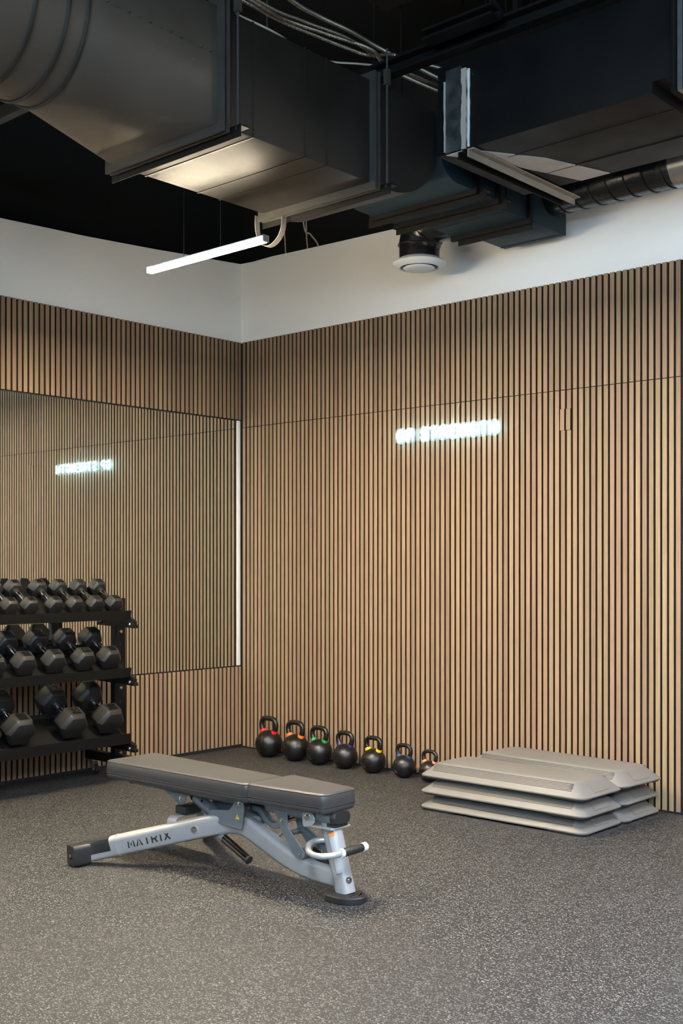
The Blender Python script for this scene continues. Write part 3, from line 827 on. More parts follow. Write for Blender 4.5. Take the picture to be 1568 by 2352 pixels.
# ------------------------------------------------------------------ dumbbells
def hexring(x, r): return [Vector((x, r*math.cos(PI/3*i), r*math.sin(PI/3*i))) for i in range(6)]
def make_dumbbell(R, HL, cc, txt):
    t = bpy.data.objects.new('hex_dumbbell', None); t.empty_display_size = 0.05
    link(t)
    for s in (-1, 1):
        c = s*cc/2
        rg = [hexring(c - HL/2, R*0.80), hexring(c - HL/2 + HL*0.20, R), hexring(c + HL/2 - HL*0.20, R), hexring(c + HL/2, R*0.80)]
        hd = MB().rings(rg, smooth=False).build('head', RUBBER, t, R*0.035, 2)
        zf = R*math.cos(PI/6)
        pw, pl = R*0.60, HL*0.48
        MB().box(c-pl/2, c+pl/2, -pw/2, pw/2, zf-0.001, zf+0.0012).build('name_plate', PLATE, hd)
        if txt:
            o = inst('numerals', text_mesh(txt, R*0.52, 0.0006, 0.0004), hd, (c, 0, zf+0.0017), (0, 0, PI/2))
            o.data.materials.append(RUBBER)
    a = cc/2 - HL/2
    n = 12; path = []; rad = []
    for i in range(n+1):
        u = -1 + 2*i/n
        path.append((u*(a+0.004), 0, 0)); rad.append(0.0145 + 0.0035*(1-u*u))
    h = MB().tube(path, 0.0165, 14, radii=rad).build('handle', CHROME, t)
    for s in (-1, 1):
        MB().cyl((s*(a-0.004), 0, 0), (s*(a+0.003), 0, 0), 0.021, 16).build('collar', RUBBERD, h)
        MB().cyl((s*(a-0.020), 0, 0), (s*(a-0.015), 0, 0), 0.0187, 16).build('grip_ring', RUBBERD, h)
    return t
def place_db(src, first, xf, y, zf, cc, label, group, roll=0.0):
    o = src if first else copy_tree(src)
    ang = math.radians(30)
    c = Vector((xf, y, zf)) - Vector((math.cos(ang), 0, -math.sin(ang))) * (cc/2)
    o.location = c
    o.rotation_mode = 'XYZ'
    o.rotation_euler = (roll, ang, 0)
    tag(o, label, 'dumbbell', group)
ROWS = [
 ((0.0565, 0.072, 0.200, ''), 1.1225, 'top tier', [-1.520, -1.664, -1.810, -1.954, -2.123, -2.255, -2.39], 'small black hex dumbbells on the top tier',
  ['small black hex dumbbell, last on the top tier by the rack end', 'small black hex dumbbell, second from the rack end on the top tier', 'small black hex dumbbell, third from the rack end on the top tier', 'small black hex dumbbell, fourth from the rack end on the top tier', 'small black hex dumbbell, fifth from the rack end on the top tier', 'small black hex dumbbell, sixth from the rack end on the top tier', 'small black hex dumbbell cut by the photo edge on the top tier']),
 ((0.0765, 0.096, 0.222, ''), 0.790, 'mid', [-1.560, -1.750, -1.960, -2.164, -2.36], 'medium black hex dumbbells on the middle tier',
  ['medium black hex dumbbell, last on the middle tier by the rack end', 'medium black hex dumbbell marked 50 beside the last one on the middle tier', 'medium black hex dumbbell marked 50, third from the rack end', 'medium black hex dumbbell, fourth from the rack end on the middle tier', 'medium black hex dumbbell cut by the photo edge on the middle tier']),
 ((0.099, 0.120, 0.246, ''), 0.4125, 'low', [-1.566, -1.835, -2.198, -2.42], 'large black hex dumbbells on the bottom tier',
  ['large black hex dumbbell, last on the bottom tier by the rack end', 'large black hex dumbbell marked 100 in the middle of the bottom tier', 'large black hex dumbbell left of the gap on the bottom tier', 'large black hex dumbbell cut by the photo edge on the bottom tier']),
]
for ri, (dims, zf, _, ys, grp, labels) in enumerate(ROWS):
    plain = None; num = None
    for k, y in enumerate(ys):
        numbered = (ri == 1 and k in (1, 2)) or (ri == 2 and k == 1)
        if numbered:
            first = num is None
            if first: num = make_dumbbell(dims[0], dims[1], dims[2], '50' if ri == 1 else '100')
            place_db(num, first, 0.47, y, zf, dims[2], labels[k], grp)
        else:
            first = plain is None
            if first: plain = make_dumbbell(*dims)
            place_db(plain, first, 0.47, y, zf, dims[2], labels[k], grp)

# plug and cable behind the rack
t = thing('power_adapter', 'small white power adapter plugged in behind the rack', 'adapter', (0.0, -1.372, 0.560))
MB().box(0.0, 0.045, -0.034, 0.034, 0.005, 0.032).build('adapter_body', WHITEPL, t, 0.004)
MB().tube(bez([(0.02, 0.02, 0.005), (0.022, 0.022, -0.03), (0.02, 0.018, -0.05)], 5), 0.004, 6).build('plug_cord', CABLE, t)
cable([(0.012,-1.318,0.604),(0.012,-1.318,0.56),(0.012,-1.305,0.47),(0.012,-1.285,0.40),(0.012,-1.29,0.28),(0.014,-1.30,0.18)], 0.0045, 'thin white cable hanging down behind the rack upright')
cp = []
for i in range(60):
    a = i/59*2*PI*4
    cp.append((0.035 + 0.012*math.sin(a*1.3), -1.285 + 0.042*math.cos(a), 0.175 + 0.016*math.sin(a) + 0.006*math.sin(a*0.7)))
o = MB().tube(cp, 0.003, 6).build('coiled_cable', WHITEPL); tag(o, 'coiled white cable bundle low behind the rack', 'cable')

# ------------------------------------------------------------------ kettlebells
KB_MATS = {}
def kettlebell(x, y, h, col, cname, label, emblem):
    s = h / 0.288
    t = thing('kettlebell', label, 'kettlebell', (x, y, 0), group='row of black kettlebells along the slatted wall')
    prof = [(0.001, 0), (0.034, 0.0), (0.0375, 0.0015)]
    zc, r = 0.093, 0.0985
    for k in range(0, 21):
        a = -1.17 + (PI/2 + 1.17) * k/20
        prof.append((max(0.001, r*math.cos(a)), zc + r*math.sin(a)*0.98))
    prof = [(p[0]*s, p[1]*s) for p in prof]
    MB().lathe(prof, seg=36).build('body', IRON, t)
    hp = [(-0.047, 0.160), (-0.060, 0.187), (-0.0705, 0.214), (-0.069, 0.243), (-0.050, 0.2655), (-0.020, 0.2715), (0.020, 0.2715), (0.050, 0.2655), (0.069, 0.243), (0.0705, 0.214), (0.060, 0.187), (0.047, 0.160)]
    path = bez([(p[0]*s, 0, p[1]*s) for p in hp], 4)
    n = len(path); rad = []
    for i in range(n):
        u = abs(2*i/(n-1) - 1)
        rad.append((0.0182 + 0.0030*max(0, (u-0.55)/0.45))*s)
    MB().tube(path, 0.0165*s, 16, radii=rad, up=(0,1,0)).build('handle', IRON, t)
    if cname not in KB_MATS: KB_MATS[cname] = mat(cname + '_band_paint', col, 0.38, var=0.06)
    for sg in (-1, 1):
        a = Vector((sg*0.0515*s, 0, 0.1705*s)); c = Vector((sg*0.0605*s, 0, 0.190*s))
        MB().tube([a, a.lerp(c, 0.15), a.lerp(c, 0.85), c], 0.023*s, 18, radii=[0.0228*s, 0.0236*s, 0.0229*s, 0.0218*s], up=(0,1,0)).build('colour_band', KB_MATS[cname], t)
    # raised emblem on the front of the ball
    def on(u, v, d=0.0008):
        q = Vector((u, 0, v + 0.085 - zc)) * s
        rr = (r + d) * s
        yy = -math.sqrt(max(1e-6, rr*rr - q.x*q.x - q.z*q.z))
        return Vector((q.x, yy, zc*s + q.z))
    b = MB()
    if emblem == 'round':
        for R_ in (0.040, 0.033, 0.021):
            b.tube([on(R_*math.cos(2*PI*i/32), R_*math.sin(2*PI*i/32)) for i in range(32)], 0.0030*s, 6, closed=True)
        for u in (-0.009, 0.0, 0.009):
            b.tube([on(u, -0.009), on(u, 0.009)], 0.0028*s, 6)
    else:
        b.tube([on(*p) for p in ((-0.026,-0.02),(0.0,-0.02),(0.026,-0.02),(0.026,0.0),(0.026,0.024),(0.0,0.024),(-0.026,0.024),(-0.026,0.0))], 0.0022*s, 6, closed=True)
        for v in (-0.009, 0.002, 0.013):
            b.tube([on(-0.018, v), on(0.0, v), on(0.018, v)], 0.0026*s, 6)
    b.build('emblem', IRON, t)
KB = [
 (0.458, -0.160, 0.288, (0.62,0.012,0.018), 'red', 'largest black kettlebell with red bands, nearest the corner', 'round'),
 (0.717, -0.155, 0.281, (0.80,0.16,0.02), 'orange', 'black kettlebell with bright orange handle bands', 'square'),
 (0.945, -0.155, 0.265, (0.02,0.28,0.06), 'green', 'black kettlebell with green handle bands', 'round'),
 (1.176, -0.150, 0.251, (0.035,0.022,0.13), 'purple', 'black kettlebell with dark purple handle bands', 'square'),
 (1.425, -0.150, 0.242, (0.80,0.45,0.01), 'yellow', 'black kettlebell with yellow handle bands', 'round'),
 (1.678, -0.145, 0.218, (0.02,0.05,0.13), 'navy', 'small black kettlebell with dark blue bands', 'round'),
 (1.885, -0.145, 0.200, (0.75,0.24,0.14), 'coral', 'smallest black kettlebell with coral bands, beside the step stack', 'round'),
]
for a in KB: kettlebell(*a)

# ------------------------------------------------------------------ aerobic steps
def rr_poly(lx, ly, r, seg=5):
    return rrect(lx, ly, r, seg)
SL, SW, SH = 1.05, 0.405, 0.0875
def make_step():
    t = bpy.data.objects.new('aerobic_step', None); t.empty_display_size = 0.1; link(t)
    lv = [(0.004, 0.010, 0.045), (0.0, 0.0135, 0.05), (0.0, 0.0195, 0.05), (0.004, 0.0240, 0.05), (0.049, 0.0790, 0.045), (0.0545, 0.0850, 0.042), (0.064, 0.0875, 0.040)]
    rg = []
    for ins, z, r in lv:
        ex = ins*1.5
        rg.append([Vector((p[0], p[1], z)) for p in rr_poly(SL-2*ex, SW-2*ins, r)])
    MB().rings(rg).build('platform', STEPM, t)
    # moulded feet
    for sx in (-1, 1):
        for sy in (-1, 1):
            MB().rings([[Vector((p[0]+sx*(SL/2-0.13), p[1]+sy*(SW/2-0.065), z)) for p in rr_poly(0.24-2*i, 0.115-2*i, 0.04)] for i, z in ((0.008, 0.0), (0.002, 0.003), (0.0, 0.012))]).build('foot', STEPD, t)
    # grip ridges on both long sides
    for sy in (-1, 1):
        b = MB()
        for k in range(6):
            u = k/5
            w_ = 0.40 + 0.56*u; ins = 0.004 + 0.045*w_; z = 0.0245 + 0.055*w_
            b.sweep([(-SL/2+0.085, sy*(SW/2-ins), z), (SL/2-0.085, sy*(SW/2-ins), z)], [(0.0020*math.cos(a), 0.0020*math.sin(a)) for a in (0, PI/2, PI, 1.5*PI)])
        b.build('grip_ridges', STEPD, t)
    for sx in (-1, 1):
        # shallow panel moulded into the sloping end
        v = []
        for ys, u in ((-0.075, 0.15), (0.075, 0.15), (0.065, 0.85), (-0.065, 0.85)):
            ins = (0.004 + 0.045*u)*1.5; z = 0.0245 + 0.055*u
            v.append(Vector((sx*(SL/2-ins), ys, z)))
        nrm = Vector((sx*0.63, 0, 0.775))
        vs = [p - nrm*0.001 for p in v] + [p + nrm*0.0016 for p in v]
        MB().add(vs, [(0,1,2,3),(4,5,6,7),(0,1,5,4),(1,2,6,5),(2,3,7,6),(3,0,4,7)]).build('end_panel', STEPM, t)
    return t
st0 = make_step()
STEPS = [
 (2.853, -0.628, 0.0, 0.3, 'grey aerobic step at the bottom of the front stack'),
 (2.862, -0.640, 1, -0.2, 'grey aerobic step in the middle of the front stack'),
 (2.856, -0.632, 2, -0.5, 'grey aerobic step on top of the front stack'),
 (2.868, -0.225, 0, -0.6, 'grey aerobic step at the bottom of the stack against the wall'),
 (2.862, -0.225, 1, 0.4, 'grey aerobic step in the middle of the stack against the wall'),
 (2.892, -0.240, 2.13, -3.4, 'grey aerobic step turned slightly on top of the wall stack'),
]
for k, (x, y, lv, a, lab) in enumerate(STEPS):
    o = st0 if k == 0 else copy_tree(st0)
    o.location = (x, y, lv*SH); o.rotation_euler = (0, 0, math.radians(a))
    tag(o, lab, 'exercise step', 'stacked aerobic steps')

# ------------------------------------------------------------------ adjustable bench
YC = -2.405
bench = thing('weight_bench', 'silver adjustable weight bench with grey padded seat and back', 'bench', (2.5, YC, 0))
def B(b, name, m, bevel=0.0, parent=None, bseg=2):
    return b.build(name, m, parent or bench, bevel, bseg, M=Matrix.Translation((-2.5, -YC, 0)))

def rounded_poly(pts, r, seg=5):
    out = []; n = len(pts)
    P = [Vector(p) for p in pts]
    for i in range(n):
        a, p, c = P[i-1], P[i], P[(i+1) % n]
        d1 = (a-p).normalized(); d2 = (c-p).normalized()
        s_ = p + d1*r; e_ = p + d2*r
        for k in range(seg+1):
            t_ = k/seg
            out.append(s_*(1-t_)**2 + p*2*t_*(1-t_) + e_*t_**2)
    return out
def offset_poly(pts, d):
    c = sum(pts, Vector((0,0)))/len(pts)
    out = []
    n = len(pts)
    for i in range(n):
        t_ = (pts[(i+1) % n] - pts[i-1]).normalized()
        nn = Vector((-t_.y, t_.x))
        if nn.dot(c - pts[i]) < 0: nn = -nn
        out.append(pts[i] + nn*d)
    return out
def pad(corners, name, zb, zt):
    base = rounded_poly([Vector(c) for c in corners], 0.035)
    h = zt - zb
    lv = [(0.022, 0.0), (0.008, 0.004), (0.001, 0.014), (0.0, 0.022), (0.002, 0.0295), (0.0, 0.037), (0.0, 0.058), (0.002, h-0.010), (0.006, h-0.004), (0.012, h-0.0010), (0.018, h)]
    rg = []
    for d, z in lv:
        rg.append([Vector((p.x, p.y, zb+z)) for p in (offset_poly(base, d) if d else base)])
    o = B(MB().rings(rg), name, VINYL)
    ln = offset_poly(base, 0.0008)
    B(MB().tube([(p.x, p.y, zb+0.0295) for p in ln], 0.0024, 6, closed=True, up=(0,0,1)), 'side_seam', PIPING, parent=o)
    ln = offset_poly(base, 0.0032)
    B(MB().tube([(p.x, p.y, zt-0.0075) for p in ln], 0.0017, 6, closed=True, up=(0,0,1)), 'top_seam', PIPING, parent=o)
    return o
pad([(1.788, YC-0.158), (2.737, YC-0.124), (2.737, YC+0.118), (1.788, YC+0.152)], 'back_pad', 0.342, 0.43)
pad([(2.747, YC-0.143), (3.170, YC-0.106), (3.165, YC+0.106), (2.747, YC+0.150)], 'seat_pad', 0.352, 0.438)

# rails under the pads
B(MB().sweep([(1.85, YC, 0.3245), (2.64, YC, 0.3245)], rrect(0.088, 0.040, 0.016)), 'back_rail', SILVER2)
B(MB().sweep([(1.838, YC, 0.3245), (1.85, YC, 0.3245)], rrect(0.091, 0.042, 0.016)), 'rail_end_cap', RUBBERD)
B(MB().sweep([(2.775, YC, 0.330), (3.152, YC, 0.330)], rrect(0.104, 0.052, 0.022)), 'seat_rail', SILVER2)
B(MB().sweep([(3.150, YC, 0.330), (3.162, YC, 0.330), (3.174, YC, 0.330)], rrect(0.108, 0.055, 0.025), scales=[1, 1, 0.86]), 'seat_end_cap', RUBBERD)
# main tube: rear leg bending over the apex down to the front post
leg = [(1.932, -2.800, 0.0490), (1.964, -2.748, 0.0620), (2.060, -2.685, 0.0895), (2.20, -2.605, 0.1305), (2.34, -2.530, 0.1715), (2.44, -2.482, 0.2000), (2.52, -2.450, 0.2195), (2.58, -2.432, 0.2240), (2.64, -2.418, 0.2120), (2.74, -2.407, 0.1690), (2.84, YC, 0.1300), (2.93, YC, 0.1045), (3.02, YC, 0.0910), (3.15, YC, 0.0850)]
LEGP = bez([Vector(p) for p in leg], 5)
TUBE = rrect(0.060, 0.093, 0.021, 5)
def taper(n):
    return [1.0 - 0.14*max(0, (i/(n-1)-0.72)/0.28) for i in range(n)]
spine = B(MB().sweep(LEGP, TUBE, up=(0,0,1), scales=taper(len(LEGP))), 'main_tube', SILVER)
far = [Vector((p[0], 2*YC-p[1], p[2])) for p in leg[:9]]
B(MB().sweep(bez(far, 5), TUBE, up=(0,0,1)), 'rear_leg', SILVER)
# rubber feet on the rear legs
for sg in (1, -1):
    def m(p): return Vector((p[0], p[1] if sg == 1 else 2*YC-p[1], p[2]))
    ft = B(MB().sweep([m((1.922, -2.846, 0.0480)), m((1.9235, -2.839, 0.0482)), m((1.940, -2.768, 0.0520))], [(a, b_*(1.0 if b_ > 0 else 0.98)) for a, b_ in rrect(0.088, 0.095, 0.016)], up=(0,0,1), scales=[0.93, 1, 1]), 'rear_foot', RUBBERD)
    dr = (m((1.940, -2.768, 0.0520)) - m((1.922, -2.846, 0.0480))).normalized()
    e = m((1.922, -2.846, 0.0480))
    B(MB().sweep([e - dr*0.0012, e + dr*0.001], rrect(0.034, 0.036, 0.010), up=(0,0,1)), 'socket', HOLEM, parent=ft)
    B(MB().sweep([e - dr*0.004, e + dr*0.001], [(0.008*math.cos(2*PI*i/10)+0.004, 0.008*math.sin(2*PI*i/10)) for i in range(10)], up=(0,0,1)), 'bolt', CHROME, parent=ft)
    # grip cover over the top of the tube end
    gp = [m(LEGP[k]) for k in (2, 4, 6, 8, 9)]
    prof = [(-0.0322, -0.010), (-0.0322, 0.029), (-0.024, 0.0455), (-0.011, 0.0490), (0.011, 0.0490), (0.024, 0.0455), (0.0322, 0.029), (0.0322, -0.010), (0.0305, -0.010), (-0.0305, -0.010)]
    B(MB().sweep(bez(gp, 4), prof, up=(0,0,1)), 'grip_cover', RUBBERD)
    wp = [m(LEGP[10]), m(LEGP[10].lerp(LEGP[11], 0.25))]
    B(MB().sweep(wp, rrect(0.065, 0.098, 0.022, 5), up=(0,0,1)), 'weld_collar', SILVER)

def side_frame(i):
    """position, tangent and outward normal on the near face of the main tube"""
    p = LEGP[i]; t_ = (LEGP[i+1] - LEGP[i-1]).normalized()
    out = Vector((t_.y, -t_.x, 0)).normalized()
    up_ = out.cross(t_).normalized()
    if up_.z < 0: up_ = -up_
    return p, t_, out, up_
# brand lettering along the tube
LET = {
 'M': [[(0,0),(0.08,1),(0.5,0.25),(0.92,1),(1,0)]],
 'A': [[(0,0),(0.5,1),(1,0)]],
 'T': [[(0,1),(1,1)],[(0.5,1),(0.5,0)]],
 'R': [[(0,0),(0,1),(0.75,1),(0.95,0.85),(0.95,0.62),(0.75,0.48),(0.05,0.48)],[(0.5,0.48),(0.95,0)]],
 'I': [[(0.5,0),(0.5,1)]],
 'X': [[(0,0),(1,1)],[(0,1),(1,0)]],
}
def arc_pos(s_):
    acc = 0
    for i in range(1, len(LEGP)-1):
        d = (LEGP[i+1]-LEGP[i]).length
        if acc + d >= s_:
            p, t_, o_, u_ = side_frame(i); 
            return p + t_*(s_-acc), t_, o_, u_
        acc += d
    return side_frame(len(LEGP)-3)
s0, s1 = 0.235, 0.440
widths = [1.15, 1.05, 1.0, 1.0, 0.42, 1.05]
gap = 0.52; tot = sum(widths) + gap*5; sc_ = (s1-s0)/tot; cur = s0
for ch, w in zip('MATRIX', widths):
    b = MB()
    p, t_, o_, u_ = arc_pos(cur + w*sc_/2)
    hh = 0.037; ww = w*sc_
    bo = p + o_*0.0311
    for st in LET[ch]:
        pts2 = [bo + t_*((q[0]-0.5)*ww) + u_*((q[1]-0.5)*hh) for q in st]
        b.sweep(pts2, [(-0.0030,-0.0006),(0.0030,-0.0006),(0.0030,0.0006),(-0.0030,0.0006)], up=o_, smooth=False)
    B(b, 'letter', DECALB)
    if ch == 'A':
        c2 = bo + u_*(-hh*0.30)
        B(MB().add([c2 - t_*0.003 - u_*0.004 + o_*0.0004, c2 + t_*0.003 - u_*0.004 + o_*0.0004, c2 + u_*0.004 + o_*0.0004, c2 - t_*0.003 - u_*0.004 - o_*0.001, c2 + t_*0.003 - u_*0.004 - o_*0.001, c2 + u_*0.004 - o_*0.001], [(0,1,2),(3,5,4),(0,3,4,1),(1,4,5,2),(2,5,3,0)]), 'red_accent', DECALR)
    cur += (w + gap)*sc_

def bolt(b, p, n, r=0.012):
    p = Vector(p); n = Vector(n).normalized()
    b.tube([p - n*0.002, p + n*0.003, p + n*0.0035, p + n*0.008, p + n*0.0095], r, 14, radii=[r*1.35, r*1.35, r*0.9, r*0.8, r*0.4])
    return b
# bolt and washer on the bend
p, t_, o_, u_ = arc_pos(0.565)
B(MB().tube([p+o_*0.024, p+o_*0.031, p+o_*0.033], 0.022, 20, radii=[0.022, 0.022, 0.018]), 'washer', SILVER)
B(bolt(MB(), p+o_*0.034, o_, 0.011), 'bolt', CHROME)

def plate(pts, y, th, name, m, r=0.0, parent=None):
    q = [Vector(p) for p in pts]
    if r: q = rounded_poly(q, r, 4)
    return B(MB().prism([(v.x, v.y) for v in q], (0, y, 0), (1,0,0), (0,0,1), (0, th, 0)), name, m, 0.001, parent, 1)
def tri_sticker(x, z, y, parent):
    s_ = 0.011
    B(MB().prism([(x-s_, z-s_*0.8), (x+s_, z-s_*0.8), (x, z+s_*1.1)], (0, y, 0), (1,0,0), (0,0,1), (0, -0.0008, 0)), 'warning_sticker', DECALY, parent=parent)
    B(MB().prism([(x-0.0016, z-0.004), (x+0.0016, z-0.004), (x+0.003, z+0.002), (x-0.001, z+0.003)], (0, y-0.0008, 0), (1,0,0), (0,0,1), (0, -0.0005, 0)), 'warning_mark', DECALB, parent=parent)

# hinge bracket between back and seat
for y in (YC-0.082, YC+0.054):
    pl = plate([(2.462, 0.225), (2.462, 0.276), (2.585, 0.290), (2.628, 0.345), (2.672, 0.345), (2.676, 0.305), (2.662, 0.215)], y, 0.006, 'hinge_plate', SILVER2, 0.014)
    if y < YC:
        tri_sticker(2.636, 0.268, y, pl)
    B(bolt(MB(), (2.651, y if y < YC else y+0.006, 0.325), (0, -1 if y < YC else 1, 0), 0.010), 'bolt', CHROME, parent=pl)
B(MB().cyl((2.651, YC-0.077, 0.325), (2.651, YC+0.055, 0.325), 0.016, 14), 'hinge_pin', RUBBERD)
# orange warning tag on far side link, cross bar behind
B(MB().sweep([(2.33, YC+0.05, 0.262), (2.58, YC+0.05, 0.272)], [(-0.004,-0.028),(0.004,-0.028),(0.004,0.02),(-0.004,0.02)], smooth=False), 'link_bar', SILVER2)
B(MB().prism([(2.49, 0.288), (2.525, 0.291), (2.525, 0.300), (2.49, 0.297)], (0, YC+0.0455, 0), (1,0,0), (0,0,1), (0, -0.001, 0)), 'orange_tag', DECALO)
# ladder bar, an S-shaped flat
lad = bez([(2.66, YC, 0.303), (2.705, YC, 0.296), (2.740, YC, 0.262), (2.785, YC, 0.243), (2.825, YC, 0.252), (2.860, YC, 0.285)], 5)
B(MB().sweep(lad, [(-0.018,-0.012),(0.018,-0.012),(0.018,0.012),(-0.018,0.012)], up=(0,0,1), smooth=False), 'ladder_bar', SILVER2, 0.003)
# seat linkage plates with roller
for y in (YC-0.052, YC+0.046):
    pl = plate([(2.825, 0.325), (2.905, 0.325), (2.912, 0.262), (2.945, 0.228), (3.012, 0.168), (3.000, 0.142), (2.965, 0.140), (2.878, 0.232), (2.850, 0.285)], y, 0.006, 'link_plate', SILVER2, 0.010)
    for bx, bz, r in ((2.880, 0.280, 0.011), (2.987, 0.158, 0.008), (2.872, 0.222, 0.007)):
        B(bolt(MB(), (bx, y if y < YC else y+0.006, bz), (0, -1 if y < YC else 1, 0), r), 'bolt', CHROME, parent=pl)
B(MB().cyl((2.880, YC-0.048, 0.280), (2.880, YC+0.048, 0.280), 0.009, 12), 'pivot_pin', CHROME)
B(MB().cyl((2.905, YC-0.046, 0.232), (2.905, YC+0.046, 0.232), 0.012, 12), 'spacer_tube', SILVER2)
B(MB().cyl((2.987, YC-0.044, 0.165), (2.987, YC+0.044, 0.165), 0.023, 18), 'roller', SILVER2)
B(MB().sweep([(2.92, YC+0.03, 0.245), (3.09, YC+0.03, 0.165)], rrect(0.022, 0.03, 0.006)), 'brace_bar', SILVER2)
B(MB().sweep([(2.99, YC+0.012, 0.168), (3.11, YC+0.012, 0.105)], rrect(0.028, 0.036, 0.008)), 'dark_link', RUBBERD)
# front post, foot and seat clevis
B(MB().sweep([(3.192, YC, 0.026), (3.104, YC, 0.312)], rrect(0.070, 0.084, 0.033, 6), up=(1,0,0)), 'front_post', SILVER)
ft = rounded_poly([Vector(p) for p in ((3.120, YC-0.070), (3.235, YC-0.072), (3.285, YC-0.03), (3.285, YC+0.03), (3.235, YC+0.072), (3.120, YC+0.070))], 0.035, 5)
B(MB().rings([[Vector((p.x, p.y, z)) for p in (offset_poly(ft, d) if d else ft)] for d, z in ((0.003, 0.0), (0.0, 0.003), (0.0, 0.024), (0.004, 0.029), (0.020, 0.0335))]), 'front_foot', RUBBERD)
for y in (YC-0.062, YC+0.056):
    pl = plate([(3.010, 0.278), (3.062, 0.293), (3.078, 0.312), (3.056, 0.352), (3.020, 0.355), (3.003, 0.325)], y, 0.006, 'clevis_plate', SILVER, 0.012)
    B(bolt(MB(), (3.033, y if y < YC else y+0.006, 0.326), (0, -1 if y < YC else 1, 0), 0.011), 'bolt', CHROME, parent=pl)
B(MB().box(3.02, 3.165, YC-0.060, YC+0.060, 0.286, 0.293), 'clevis_base', SILVER, 0.002)
B(MB().box(3.120, 3.168, YC-0.040, YC+0.040, 0.293, 0.305), 'stop_pad', RUBBERD, 0.003)
# label on the front post (faces the room)
a = Vector((3.192, YC, 0.026)); c = Vector((3.104, YC, 0.312)); ax = (c-a).normalized()
n1 = Vector((0.75, -0.66, 0.23)).normalized(); n1 = (n1 - ax*n1.dot(ax)).normalized(); w1 = ax.cross(n1).normalized()
def post_label(u0, u1, hw, d, name, m, parent=None, off=0.0):
    lo = a + ax*u0; hi = a + ax*u1
    vs = []
    for base_ in (lo, hi):
        for k in range(7):
            ang = math.radians(-34 + 68*k/6) * hw
            dirn = (n1*math.cos(ang) + w1*math.sin(ang))
            vs.append(base_ + dirn*(0.0405 + d))
    for base_ in (lo, hi):
        for k in range(7):
            ang = math.radians(-34 + 68*k/6) * hw
            dirn = (n1*math.cos(ang) + w1*math.sin(ang))
            vs.append(base_ + dirn*(0.036))
    fs = [(k, k+1, 8+k, 7+k) for k in range(6)] + [(14+k, 21+k, 22+k, 15+k) for k in range(6)]
    fs += [(0, 7, 21, 14), (6, 20, 27, 13)] + [(k, 14+k, 15+k, k+1) for k in range(6)] + [(7+k, 8+k, 22+k, 21+k) for k in range(6)]
    return B(MB().add(vs, fs, True), name, m, parent=parent)
post_label(0.083, 0.252, 1.04, 0.0002, 'label_border', DECALB)
lb = post_label(0.085, 0.234, 1.0, 0.0006, 'instruction_label', DECALW)
post_label(0.235, 0.250, 1.0, 0.0006, 'warning_label', DECALO)
b = MB()
# grub screw low on the post
q = a + ax*0.035 + (n1*0.6 - w1*0.8).normalized()*0.038
B(bolt(MB(), a + ax*0.052 + Vector((0.75,-0.2,0.2)).normalized()*0.041, (0.9,-0.3,0.25), 0.010), 'bolt', CHROME)
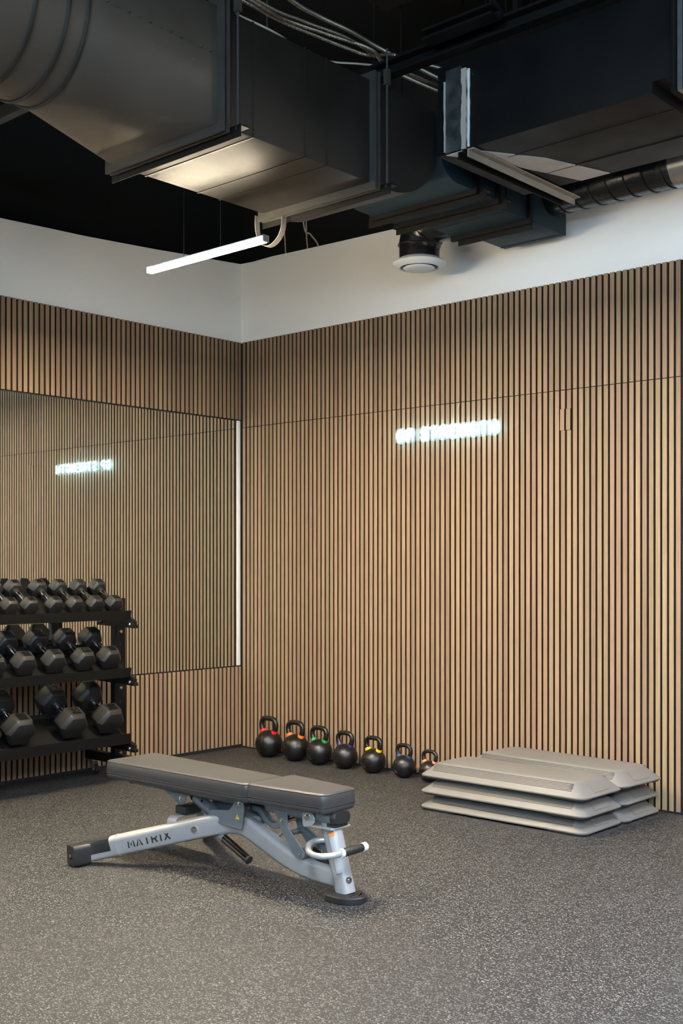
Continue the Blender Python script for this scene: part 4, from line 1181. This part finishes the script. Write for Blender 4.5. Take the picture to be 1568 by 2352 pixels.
# carry handle looping round the post
hp = [(3.085, YC+0.010, 0.226), (3.050, YC-0.028, 0.222), (3.056, YC-0.070, 0.217), (3.096, YC-0.122, 0.214), (3.155, YC-0.168, 0.213), (3.210, YC-0.180, 0.214), (3.246, YC-0.150, 0.216), (3.257, YC-0.105, 0.218)]
B(MB().tube(bez(hp, 6), 0.0125, 14, up=(0,0,1)), 'carry_handle', SILVER)
g0 = Vector((3.257, YC-0.108, 0.218)); g1 = Vector((3.262, YC+0.045, 0.222)); gd = (g1-g0)
B(MB().tube([g0, g0+gd*0.10], 0.0185, 18), 'handle_collar', WHITEPL)
B(MB().tube([g0+gd*0.10, g0+gd*0.12, g0+gd*0.80, g0+gd*0.82], 0.0175, 18, radii=[0.0165, 0.0175, 0.0175, 0.0165]), 'handle_grip', RUBBERD)
B(MB().tube([g0+gd*0.82, g0+gd*0.97, g1], 0.018, 18, radii=[0.018, 0.018, 0.014]), 'handle_collar', WHITEPL)
# back support: strut, bracket, bumper
for y in (YC-0.050, YC+0.044):
    pl = plate([(2.105, 0.310), (2.265, 0.310), (2.252, 0.272), (2.222, 0.255), (2.190, 0.266)], y, 0.006, 'support_plate', SILVER2, 0.012)
    B(bolt(MB(), (2.222, y if y < YC else y+0.006, 0.284), (0, -1 if y < YC else 1, 0), 0.010), 'bolt', CHROME, parent=pl)
B(MB().tube([(2.262, YC, 0.300), (2.285, YC, 0.290)], 0.026, 18), 'strut_boot', RUBBERD)
st_ = B(MB().tube([(2.278, YC, 0.292), (2.47, YC, 0.208)], 0.0285, 22), 'support_strut', SILVER2)
B(MB().tube([(2.335, YC-0.020, 0.286), (2.3365, YC-0.0225, 0.289)], 0.006, 10), 'strut_hole', HOLEM, parent=st_)
B(MB().box(2.180, 2.255, YC-0.050, YC+0.050, 0.214, 0.252), 'rubber_bumper', RUBBERD, 0.006)
up_ = [(2.205, YC-0.098, 0.100), (2.205, YC-0.088, 0.190), (2.205, YC-0.074, 0.208), (2.205, YC+0.074, 0.208), (2.205, YC+0.088, 0.190), (2.205, YC+0.098, 0.100)]
ub = B(MB().sweep(up_, [(-0.030,-0.004),(0.030,-0.004),(0.030,0.004),(-0.030,0.004)], up=(0,0,1), smooth=False), 'support_hoop', SILVER, 0.002)
tri_sticker(2.205, 0.160, YC-0.0965, ub)
# dark chrome transport handle under the bend
B(MB().tube([(2.505, YC-0.052, 0.158), (2.52, YC-0.052, 0.152)], 0.0195, 18), 'handle_socket', SILVER2)
B(MB().tube([(2.515, YC-0.052, 0.154), (2.672, YC-0.052, 0.086)], 0.0185, 20), 'transport_handle', DCHROME)
B(MB().tube([(2.670, YC-0.052, 0.0869), (2.680, YC-0.052, 0.0825), (2.684, YC-0.052, 0.0808)], 0.0192, 20, radii=[0.0192, 0.0192, 0.013]), 'handle_end_cap', RUBBERD)
